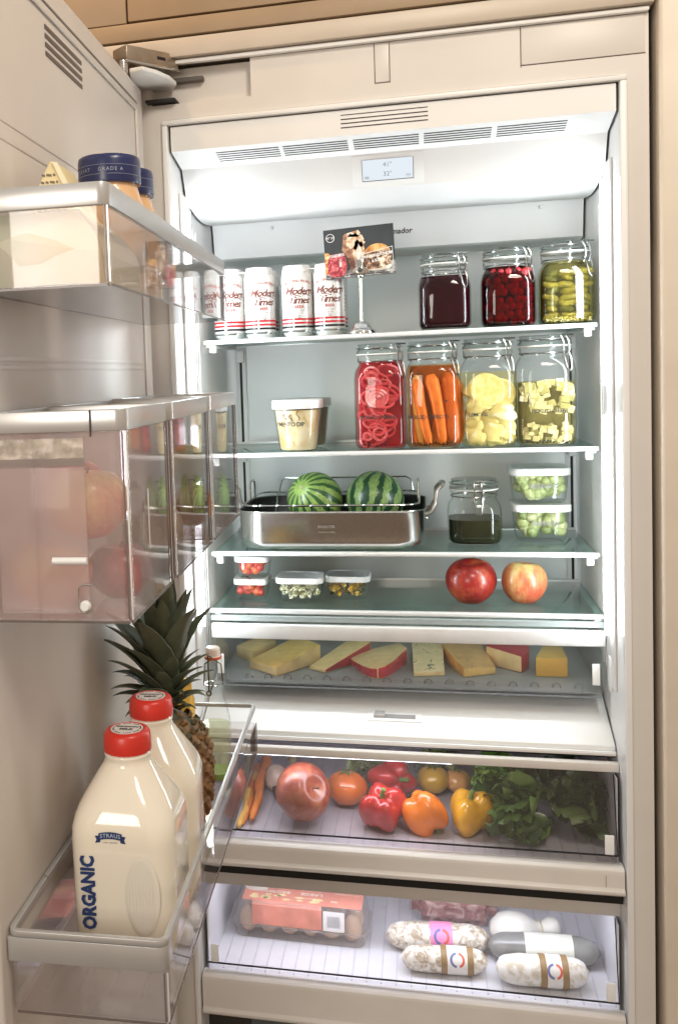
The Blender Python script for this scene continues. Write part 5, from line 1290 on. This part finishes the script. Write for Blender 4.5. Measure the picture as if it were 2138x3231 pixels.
cheese('orange rinded blue cheese slab with a mouldy spot', [(1072, 1568), (1146, 1560), (1112, 1522), (1022, 1526)], .02, [ch_o, rind_o, ch_y], [2, 1, 0, 1], hs=[.020, .016, .034, .036])
cheese('pale wedge edged with red rind on the top and right', [(1124, 1538), (1207, 1558), (1224, 1548), (1222, 1518), (1140, 1512)], .04, [wax_d, ch_p], [1, 0, 0, 0, 0], hs=[.042, .036, .038, .050, .054])
cheese('bright orange cheddar block at the right end of the drawer', [(1239, 1566), (1313, 1568), (1298, 1536), (1256, 1536)], .040, [cheese_mat('cheddar_top', (.66, .40, .08), .08), ch_c], [1, 1, 1, 1])

# ================================================================== crispers
GD = 'clear drawers below the shelves'
def crisper(label, z_rail0, z_rail1, z_h0, z_h1, zf, yb=.50):
    t = thing('crisper_drawer', label, 'drawer', (0, 0, 0), 0, GD)
    MB().box(.0545, .8495, .052, .068, z_rail0, z_rail1, bev=.002).build('drawer_rail', beige_rail, t)
    # handle: rounded bar with a bright top lip
    hp = [(.024, z_h0), (-.006, z_h0 + .001), (-.010, z_h0 + .005), (-.010, z_h0 + .010), (-.004, z_h0 + .015), (-.004, z_h1 - .012), (-.002, z_h1 - .004), (.004, z_h1), (.024, z_h1)]
    MB().prism(hp, 'x', .0535, .8475).build('handle_bar', beige_rail, t, bev=.0008)
    MB().box(.815, .8158, -.0048, -.0036, z_h0 + .016, z_h1 - .012).build('end_seam', mat('seam_brown', (.28, .24, .20), .5), t)
    pn = MB(); pn.prism([(.0545, z_rail0 - .0005), (.0575, z_rail0 - .0005), (.0195, z_h1 + .0006), (.0165, z_h1 + .0006)], 'x', .060, .842)
    pn.build('front_pane', clear_wall, t)
    MB().box(.058, .845, .0140, .0162, z_h1 + .0008, z_h1 + .0125).build('pane_foot', clear_wall, t)
    tr = MB(); tr.box(.062, .840, .026, yb, zf - .0035, zf - .0006)
    tr.box(.0600, .0618, .030, yb, zf, z_rail0 - .004); tr.box(.8402, .8420, .030, yb, zf, z_rail0 - .004); tr.box(.062, .840, yb + .0002, yb + .002, zf, z_rail0 - .03)
    tr.build('tray', mat('tray_plastic_%d' % int(zf * 100), (.70, .70, .74) if zf < .3 else (.50, .48, .52), .3, vary=.03), t)  # dimness of the upper drawer is put into its tray and rib colours
    for i in range(26):
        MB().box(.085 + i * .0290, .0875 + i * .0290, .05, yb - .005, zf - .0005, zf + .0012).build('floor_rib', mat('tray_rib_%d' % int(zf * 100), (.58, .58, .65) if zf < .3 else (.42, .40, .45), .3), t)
    MB().box(.061, .841, .0198, .0212, z_h1 + .0125, z_h1 + .0158).build('seal_line', mat('seal_dark', (.012, .012, .016), .5), t)
    pq = MB().prism([(.0530, z_rail0 - .004), (.0548, z_rail0 - .004), (.0200, z_h1 + .016), (.0180, z_h1 + .016)], 'x', .8385, .8402); pq.build('seal_line', mat('seal_dark', (.012, .012, .016), .5), t, smooth=0)
    for x in (.068, .818):
        MB().box(x, x + .016, .020, .0235, z_h1 + .014, z_h1 + .052, bev=.001).build('side_clip', white_plastic, t)
    return t
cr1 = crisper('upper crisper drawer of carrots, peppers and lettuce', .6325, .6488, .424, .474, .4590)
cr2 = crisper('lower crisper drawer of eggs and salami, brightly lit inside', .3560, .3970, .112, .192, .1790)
MB().box(.052, .848, .072, .50, .6600, .6640).build('crisper_roof', liner_mat, cv)
MB().box(.052, .848, .072, .50, .3985, .4020).build('crisper_divider', liner_mat, fr)
MB().box(.052, .848, .018, .03, .3985, .4225).build('divider_front', black, fr)
for zz in (.352, .628):
    MB().box(.10, .80 if zz < .5 else .55, .075, .105, zz - .004, zz).build('drawer_light', emitter('drawer_led_%d' % int(zz * 1000), (.88, .90, 1.0), 12.0 if zz < .5 else 12.0), fr, smooth=0)
# ---- below the drawers: dark machine space with a label plate
MB().box(.0, .9, .06, .08, -.1, .1085).build('plinth', mat('plinth_dark', (.035, .03, .026), .5), fr)
MB().box(.14, .30, .055, .0595, .06, .104, bev=.001).build('rating_plate', mat('plate_dark', (.10, .12, .12), .4), fr)

F1, F2 = .4605, .1805
GV = 'produce in the upper crisper'
# big apple-like mango
p, R = rest(705, 1832, 64, F1)
mango_m = fruit_mat('mango_skin', [(.30, (.15, .022, .016)), (.48, (.27, .055, .028)), (.62, (.38, .12, .05)), (.82, (.50, .25, .08))], streak=False)
big = apple('large russet red apple at the front left of the crisper, stem end turned right', (p.x - .004, p.y, p.z - R + .004), R * .99, mango_m, .95, 3, True, (0, 0, 0), GV)
big.rotation_euler = (.30, 1.05, -.35); big.location = (p.x - R * .60, p.y + .0, p.z - R * .52 + .018)
def tomato(label, u, v, rp, m, name='tomato'):
    p, R = rest(u, v, rp, F1, .86)
    t = thing(name, label, name, (p.x, p.y, p.z), 0, GV)
    MB().ball((0, 0, 0), R, R, R * .86, n=28, m=16, fn=lambda th, ph: 1 + .025 * math.cos(6 * ph) * math.sin(th) - .10 * math.exp(-((PI - th) / .4) ** 2)).build('skin', m, t, smooth=80)
    q = MB()
    for i in range(5):
        a = 2 * PI * i / 5; q.tube([(0, 0, R * .76), (R * .25 * math.cos(a), R * .25 * math.sin(a), R * .80), (R * .5 * math.cos(a), R * .5 * math.sin(a), R * .72)], [.002, .0025, .0006], 5)
    q.build('calyx', mat('calyx_green', (.10, .16, .04), .5), t); return t
tomato('orange tomato between the large russet apple and the red peppers', 803, 1822, 46, mat('orange_tomato', (.72, .17, .03), .2, vary=.12, scale=20, coat=.6))
tomato('small yellow tomato behind the orange pepper', 1002, 1803, 37, mat('yellow_tomato', (.72, .42, .03), .22, vary=.12, scale=20, coat=.6))
tomato('small orange tomato behind the yellow pepper', 1058, 1806, 31, mat('orange_tomato_pale', (.76, .38, .12), .22, vary=.12, scale=20, coat=.6))
def pepper(label, u, v, rp, m, rot, tall=1.15, lobes=4):
    p, R = rest(u, v, rp, F1, 1.0)
    t = thing('bell_pepper', label, 'pepper', (p.x, p.y, p.z), 0, GV); t.rotation_euler = rot
    f = lambda th, ph: (1 + (.13 * math.cos(lobes * ph) + .05 * math.sin(2 * ph + 1)) * min(1, 1.25 * math.sin(th) + .1)) * (1 - .34 * math.exp(-((PI - th) / .45) ** 2)) * (1 - .22 * math.exp(-(th / .4) ** 2))
    MB().ball((0, 0, 0), R, R, R * tall, n=36, m=22, fn=f).build('skin', m, t, smooth=80)
    MB().tube([(0, 0, R * tall * .60), (.001, 0, R * tall * .86), (.006, .002, R * tall * 1.05)], [.007, .0042, .0052], 8).build('stem', mat('pepper_stem', (.14, .22, .05), .5), t)
    return t
pr_ed = mat('red_pepper_skin', (.48, .022, .018), .20, vary=.35, scale=26, coat=.6, bump=.25, bscale=45); pr_or = mat('orange_pepper_skin', (.76, .19, .015), .22, vary=.22, scale=26, coat=.5, bump=.25, bscale=45); pr_ye = mat('yellow_pepper_skin', (.76, .38, .02), .22, vary=.22, scale=26, coat=.5, bump=.25, bscale=45)
pepper('glossy red pepper at the front of the crisper, stem end up', 886, 1868, 50, pr_ed, (.5, -.2, .3))
pepper('second red pepper lying behind and above the glossy one', 906, 1804, 49, pr_ed, (1.2, .4, .5), 1.1)
pepper('orange pepper between the red and yellow ones', 984, 1880, 45, pr_or, (.3, 2.6, .5), 1.2, 3)
pepper('yellow pepper in front of the lettuce', 1089, 1878, 49, pr_ye, (.25, -.06, .2), 1.12, 3)
# carrots, parsnip
def root_veg(name, label, a, b, r0, r1, m, tip=None, zlift=0):
    pa, pb = W(*a, 'z', F1 + r0 + zlift), W(*b, 'z', F1 + r1 + zlift * .3)
    t = thing(name, label, name, pa, 0, GV); d = pb - pa; n = 14
    pts = [d * (i / n) + Vector((.003 * math.sin(i * .8), 0, .002 * math.sin(i * 1.3))) for i in range(n + 1)]
    rs = [(r0 + (r1 - r0) * (i / n)) * (.5 if i in (0, n) else 1) * (1 + .05 * math.sin(i * 2.1)) for i in range(n + 1)]
    MB().tube(pts, rs, 12).build('root', m, t, smooth=70)
    MB().tube([Vector((0, 0, 0)), -d.normalized() * .015 + Vector((0, 0, .004))], [r0 * .4, r0 * .15], 6).build('leaf_stub', mat('leaf_stub', (.22, .26, .07), .6), t)
    return t
cskin = mat('carrot_skin', (.66, .20, .045), .45, vary=.2, scale=40, bump=.5, bscale=120)
cskin2 = mat('carrot_skin_yellow', (.72, .42, .10), .45, vary=.2, scale=40, bump=.5, bscale=120)
root_veg('carrot', 'orange carrot at the far left of the crisper, longest of the roots', (616, 1752), (585, 1896), .013, .007, cskin, zlift=.02)
root_veg('carrot', 'orange carrot lying beneath and left of the longest one', (598, 1770), (564, 1906), .012, .006, cskin)
root_veg('carrot', 'yellow carrot with its tip at the front left corner', (592, 1790), (555, 1912), .011, .007, cskin2)
root_veg('parsnip', 'pale parsnip lying behind the large russet apple', (672, 1752), (690, 1790), .010, .006, mat('parsnip_skin', (.70, .58, .32), .5, vary=.15))
pt, R = rest(640, 1802, 26, F1)
tn = thing('turnip', 'pale turnip with a dark curling root between the carrots and russet apple', 'turnip', pt, 0, GV)
MB().ball((0, 0, 0), R, R, R * 1.25, n=20, m=12, jit=.12).build('bulb', mat('turnip_skin', (.55, .42, .32), .45, vary=.25, scale=25), tn, smooth=80)
MB().tube([(0, -R * .7, -R * .5), (.004, -R * 1.6, -R * .75), (.014, -R * 2.4, -R * .85), (.036, -R * 2.8, -R * .86), (.052, -R * 2.9, -R * .84)], [.008, .006, .0045, .0030, .001], 8).build('root_tail', mat('root_dark', (.035, .025, .03), .5), tn)
# leafy heads
def leaf_head(label, u, v, rp, c1, c2, n, seed, name='lettuce'):
    p, R = rest(u, v, rp, F1, .95)
    t = thing(name, label, name, p, 0, GV); r_ = random.Random(seed)
    key = 'leaf_%s_%d' % (name, seed)
    m, nt, out = new_mat(key); b = N(nt, 'BsdfPrincipled', i_Roughness=.42); b.inputs['Coat Weight'].default_value = .2
    tc = N(nt, 'TexCoord'); nz = N(nt, 'TexNoise'); nz.inputs['Scale'].default_value = 45; nz.inputs['Detail'].default_value = 5; L(nt, tc.outputs['Object'], nz.inputs['Vector']); oi = N(nt, 'ObjectInfo')
    f = math_n(nt, 'ADD', math_n(nt, 'MULTIPLY', nz.outputs['Fac'], .7), math_n(nt, 'SUBTRACT', math_n(nt, 'MULTIPLY', oi.outputs['Random'], .7), .2))
    L(nt, ramp(nt, f, [(.25, c1), (.8, c2)]), b.inputs['Base Color']); L(nt, b.outputs[0], out.inputs[0])
    mes = []
    for k in range(4):
        q = MB(); nn, mm = 9, 7; vs = []; fs = []
        for i in range(nn):
            for j in range(mm):
                a = (j / (mm - 1) * 2 - 1); ln = i / (nn - 1)
                w_ = (math.sin(PI * min(1, ln * .85 + .10)) ** .6) * .56
                x = a * w_ + .05 * math.sin(ln * 9 + k); z = ln
                y = .20 * math.sin(ln * PI) + (.06 + .10 * ln) * math.sin(a * 6 + ln * 8 + k * 1.7) * abs(a) + .02 * math.sin(ln * 15 + k)
                vs.append((x, y, z))
        for i in range(nn - 1):
            for j in range(mm - 1): fs.append((i * mm + j, i * mm + j + 1, (i + 1) * mm + j + 1, (i + 1) * mm + j))
        back = [(x, y + .012, z) for x, y, z in vs]; o_ = len(vs)
        q.add(vs + back, fs + [tuple(i + o_ for i in reversed(f_)) for f_ in fs]); mes.append(q.mesh('leaf', m, 80))
    for i in range(n):
        o = mesh_obj('leaf', mes[i % 4], t)
        d = Vector((r_.gauss(0, 1), r_.gauss(0, 1) - .3, r_.gauss(0, .8) + .25)).normalized()
        s = R * r_.uniform(.70, 1.20)
        o.location = d * R * r_.uniform(.12, .42); o.rotation_euler = d.to_track_quat('Z', 'Y').to_euler(); o.rotation_euler.rotate_axis('Z', r_.uniform(0, 6.28)); o.scale = (s * 1.0, s * .8, s * .85)
    return t
leaf_head('dark green lettuce just right of the yellow pepper', 1200, 1872, 72, (.028, .075, .016), (.17, .28, .06), 34, 3)
leaf_head('darkest lettuce at the right end of the crisper', 1345, 1866, 74, (.018, .045, .014), (.11, .16, .045), 34, 4)
leaf_head('bright green loose lettuce at the back, above the dark one', 1150, 1798, 54, (.07, .20, .03), (.32, .52, .10), 34, 5)
leaf_head('dark lettuce at the back right, behind the darkest one', 1290, 1800, 56, (.02, .05, .015), (.12, .19, .05), 34, 8)
leaf_head('pale green cabbage at the back, behind the orange tomato', 850, 1775, 40, (.22, .28, .12), (.46, .50, .28), 40, 6, 'cabbage')
leaf_head('olive green leafy bunch at the back, behind the peppers', 1010, 1770, 40, (.07, .10, .03), (.22, .26, .09), 40, 7)

# ------------------------------------------------------------------ lower crisper
a0 = W(533, 2136, 'z', F2 + .03); a1 = W(855, 2170, 'z', F2 + .03)
ec = thing('egg_carton', 'clear plastic carton of brown eggs with an upside down orange label', 'egg carton', ((a0.x + a1.x) / 2, (a0.y + a1.y) / 2 + .055, F2), math.atan2(a1.y - a0.y, a1.x - a0.x), None)
ew = (a1 - a0).length / 2
shell = glass('egg_carton_plastic', (.95, .94, .93), (.66, .64, .64), haze=.26, hazecol=(.74, .71, .70), rough=.06)
MB().rings(rloft([(0, ew * .93, .048, .02), (.030, ew * .98, .053, .022), (.031, ew, .060, .024), (.033, ew, .060, .024), (.034, ew * .97, .056, .022), (.078, ew * .92, .054, .02), (.083, ew * .89, .051, .018)], 6)).build('carton_shell', shell, ec, smooth=40)
egg = MB().lathe([(.0005, 0)] + [(.0205 * math.sin(PI * i / 12) * (1 - .10 * math.cos(PI * i / 12) * -1), .027 * (1 - math.cos(PI * i / 12))) for i in range(1, 12)] + [(.0005, .054)], 16).mesh('egg', mat('brown_egg', (.58, .38, .24), .5, vary=.08), 80)
for i in range(6):
    for j in range(2):
        o = mesh_obj('egg', egg, ec); o.location = ((i - 2.5) * ew * .30, (j - .5) * .047, .004)
lab = mat('orange_label', (.66, .25, .18), .4, vary=.12, scale=20)
q = MB(); q.box(-ew * .82, ew * .90, -.047, .049, .0833, .0837); q.build('top_label', lab, ec, smooth=0)
q = MB(); q.add([(-ew * .66, -.0576, .036), (ew * .34, -.0576, .036), (ew * .34, -.0550, .078), (-ew * .66, -.0550, .078)], [(0, 1, 2, 3)]); q.add([(-ew * .66, -.0470, .0841), (ew * .34, -.0470, .0841), (ew * .34, -.0550, .078), (-ew * .66, -.0550, .078)], [(0, 1, 2, 3)]); q.build('front_label', mat('rust_label', (.56, .20, .14), .45, vary=.2, scale=30), ec, smooth=0)
q = MB(); q.add([(ew * .36, -.0578, .036), (ew * .66, -.0578, .036), (ew * .66, -.0552, .078), (ew * .36, -.0552, .078)], [(0, 1, 2, 3)]); q.build('barcode_label', mat('label_white', (.72, .70, .68), .45), ec, smooth=0)
q = MB()
for i in range(22):
    x = ew * .42 + i * ew * .0082; x2 = x + ew * (.003 + .003 * (i * 7 % 3 == 0)); q.add([(x, -.0580, .044), (x2, -.0580, .044), (x2, -.0562, .068), (x, -.0562, .068)], [(0, 1, 2, 3)])
q.build('barcode', grey_print, ec, smooth=0)
up = lambda cx_, cy_: (lambda x, y: (cx_ - x, cy_ - y, .0840))
q = text_mb('LARGE', .0155, up(ew * .16, -.004), offset=.0004, space=1.05); text_mb('BROWN', .0155, up(-ew * .36, -.004), q, offset=.0004, space=1.1); text_mb('GRADE A', .011, up(ew * .15, .014), q, offset=.0003); text_mb('FRESH EGGS', .007, up(ew * .10, -.022), q); text_mb('ORGANIC', .007, up(ew * .12, .028), q); text_mb('KEEP REFRIGERATED', .006, up(ew * .66, .008), q); text_mb('302', .010, up(ew * .50, -.026), q, offset=.0002)
for cx_, cy_, r0 in ((-ew * .66, .006, .017), (-ew * .2, .034, .016)):
    q.add([(cx_ + r0 * 1.5 * math.cos(2 * PI * i / 20), cy_ + r0 * .8 * math.sin(2 * PI * i / 20), .0839) for i in range(20)], [tuple(range(20))])
q.add([(ew * .66, .018, .0839), (ew * .84, .018, .0839), (ew * .84, .030, .0839), (ew * .66, .030, .0839)], [(0, 1, 2, 3)])
q.build('label_lettering', mat('label_cream', (.84, .78, .66), .45), ec, smooth=0)
q = MB(); rr_ = random.Random(4)
for i in range(14):
    cx_ = rr_.uniform(-.7, .35) * ew; cy_ = rr_.uniform(-.036, -.016); s_ = rr_.uniform(.005, .010)
    q.add([(cx_ + s_ * 1.4 * math.cos(2 * PI * k / 9) * rr_.uniform(.7, 1.2), cy_ + s_ * .7 * math.sin(2 * PI * k / 9), .0839) for k in range(9)], [tuple(range(9))])
q.build('label_picture', mat('label_straw', (.84, .66, .34), .45, vary=.2), ec, smooth=0)

GM = 'cured meats in the lower crisper'
def salami(label, ua, ub, vm, rp, m, bands=(), lab_=None, dv=0, emblem=True, zf=None):
    zf = F2 if zf is None else zf
    pm, R = rest((ua + ub) / 2, vm, rp, zf)
    pa = W(ua, vm - dv, 'z', zf + R); pb = W(ub, vm + dv, 'z', zf + R); d = pb - pa; Ln = d.length
    t = thing('salami', label, 'salami', (pa + pb) / 2, math.atan2(d.y, d.x), GM)
    n = 22; pts = []; rs = []
    for i in range(n + 1):
        k = i / n * 2 - 1; pts.append((k * Ln / 2, 0, 0)); rs.append(max(.004, R * (1 - abs(k) ** 5) ** .45))
    q = MB().tube(pts, rs, 20)
    q.v = [(x * (1), y + 0.0014 * mnoise.noise(Vector((x, y, z)) * 55), z + .0014 * mnoise.noise(Vector((x, y, z)) * 55 + Vector((3, 1, 0)))) for x, y, z in q.v]
    q.build('casing', m, t, smooth=70)
    for x in bands:
        MB().tube([(x * Ln / 2 - .006, 0, 0), (x * Ln / 2 + .006, 0, 0)], R * 1.065, 26).build('paper_band', mat('brown_band', (.26, .16, .06), .5), t, smooth=40)
    if lab_:
        x, w_, lm_ = lab_
        MB().tube([(x * Ln / 2 - w_, 0, 0), (x * Ln / 2 + w_, 0, 0)], R * 1.05, 26).build('label_sleeve', lm_, t, smooth=40)
        if not emblem: return t
        q = MB(); q2 = MB()
        def wrp(a, s): return (x * Ln / 2 + s, -R * 1.056 * math.sin(a), R * 1.056 * math.cos(a))
        for mb_, t0, t1 in ((q, .55 * PI, 1.45 * PI), (q2, -.4 * PI, .42 * PI)):
            A = [(t0 + (t1 - t0) * i / 10) for i in range(11)]; rd = w_ * .72
            pts_ = [wrp(1.05 - rd / R * math.sin(a), rd * math.cos(a)) for a in A] + [wrp(1.05 - rd * .68 / R * math.sin(a), rd * .68 * math.cos(a)) for a in A]
            mb_.add(pts_, [(i, i + 1, 12 + i, 11 + i) for i in range(10)])
        q.build('emblem', mat('emblem_blue', (.12, .14, .34), .5), t); q2.build('emblem', mat('emblem_red', (.62, .10, .06), .5), t)
    return t
mould = fprint('salami_mould', (.36, .28, .20), (.62, .56, .46), (.80, .78, .72), 75)
mould_w = fprint('salami_white_mould', (.58, .53, .42), (.76, .74, .68), (.82, .82, .80), 60)
lab_w = mat('sleeve_white', (.78, .76, .72), .45); lab_p = mat('sleeve_pink', (.80, .26, .48), .45)
salami('mottled brown salami with banded round emblem, front left of the salamis', 928, 1128, 2220, 29, mould, (-.02, .58), (.28, .020, lab_w), 6)
salami('white floury salami with two brown bands and a round emblem, front right', 1146, 1362, 2246, 34, mould_w, (.00, .46), (.23, .020, lab_w), 7)
salami('mottled salami with pink label sleeve, lying behind the brown one', 893, 1132, 2168, 32, mould, (), (.06, .022, lab_p), 6)
salami('dark wrapped salami with a broad pale label, behind the white floury one', 1128, 1388, 2196, 33, mat('dark_wrap', (.22, .225, .21), .25, vary=.3, scale=20, coat=.5), (), (.08, .046, mat('pale_wrap_label', (.78, .79, .70), .4)), 10, emblem=False)
pm_, R_ = rest(1258, 2196, 33, F2)
def meat_pack(name, label, pts, h, m, cat):
    P3 = [W(u, v, 'z', F2) for u, v in pts]; c = sum(P3, Vector()) / len(P3)
    t = thing(name, label, cat, c, 0, None)
    q = MB(); bm = bmesh.new(); vs = [bm.verts.new((p.x - c.x, p.y - c.y, 0)) for p in P3] + [bm.verts.new((p.x - c.x, p.y - c.y, h)) for p in P3]; k = len(P3)
    bm.faces.new(vs[:k][::-1]); bm.faces.new(vs[k:])
    for i in range(k): bm.faces.new((vs[i], vs[(i + 1) % k], vs[k + (i + 1) % k], vs[k + i]))
    bmesh.ops.bevel(bm, geom=list(bm.edges), offset=h * .35, segments=3, affect='EDGES', clamp_overlap=True); bmesh.ops.subdivide_edges(bm, edges=bm.edges[:], cuts=2, use_grid_fill=True); bm.verts.index_update()
    q.add([v.co for v in bm.verts], [[v.index for v in f.verts] for f in bm.faces]); bm.free(); crumple(q, .006, 22, 4)
    mz = min(v[2] for v in q.v); q.v = [(x, y, z - mz) for x, y, z in q.v]
    q.build('meat', m, t, smooth=60)
    q2 = MB(); q2.v = [(x * 1.06, y * 1.06, z * 1.05 + .0006) for x, y, z in q.v]; q2.f = list(q.f); q2.m = list(q.m); crumple(q2, .002, 60, 2)
    q2.build('clear_wrap', glass('shrink_wrap', (.95, .93, .93), (.75, .72, .72), haze=.12, hazecol=(.8, .75, .75), rough=.12), t, smooth=40)
    return t
meat_pack('meat_pack', 'shrink wrapped dark red meat at the back of the lower crisper', [(950, 2140), (1150, 2158), (1140, 2100), (965, 2086)], .062, fprint('cured_meat', (.20, .06, .06), (.36, .15, .14), (.60, .42, .38), 40), 'meat')
bn = thing('necked_cheese', 'white necked cheese lying at the back right of the lower crisper', 'cheese', W(1215, 2150, 'z', F2 + .035), .25)
prof = [(0, -.075), (.02, -.070), (.034, -.052), (.038, -.030), (.034, -.006), (.022, .012), (.0145, .024), (.0145, .036), (.021, .048), (.022, .060), (.014, .070), (0, .072)]
q = MB().lathe([(r, z) for r, z in prof], 26); q.v = [(z, x, y) for x, y, z in q.v]; q.build('cheese_body', mat('white_cheese', (.80, .78, .72), .4, vary=.05, coat=.3), bn, smooth=70)
MB().tube([(.030, .0155 * math.cos(a), .0155 * math.sin(a)) for a in [2 * PI * i / 20 for i in range(20)]], .0018, 6, closed=True).build('string', mat('string_tan', (.55, .46, .32), .7), bn)
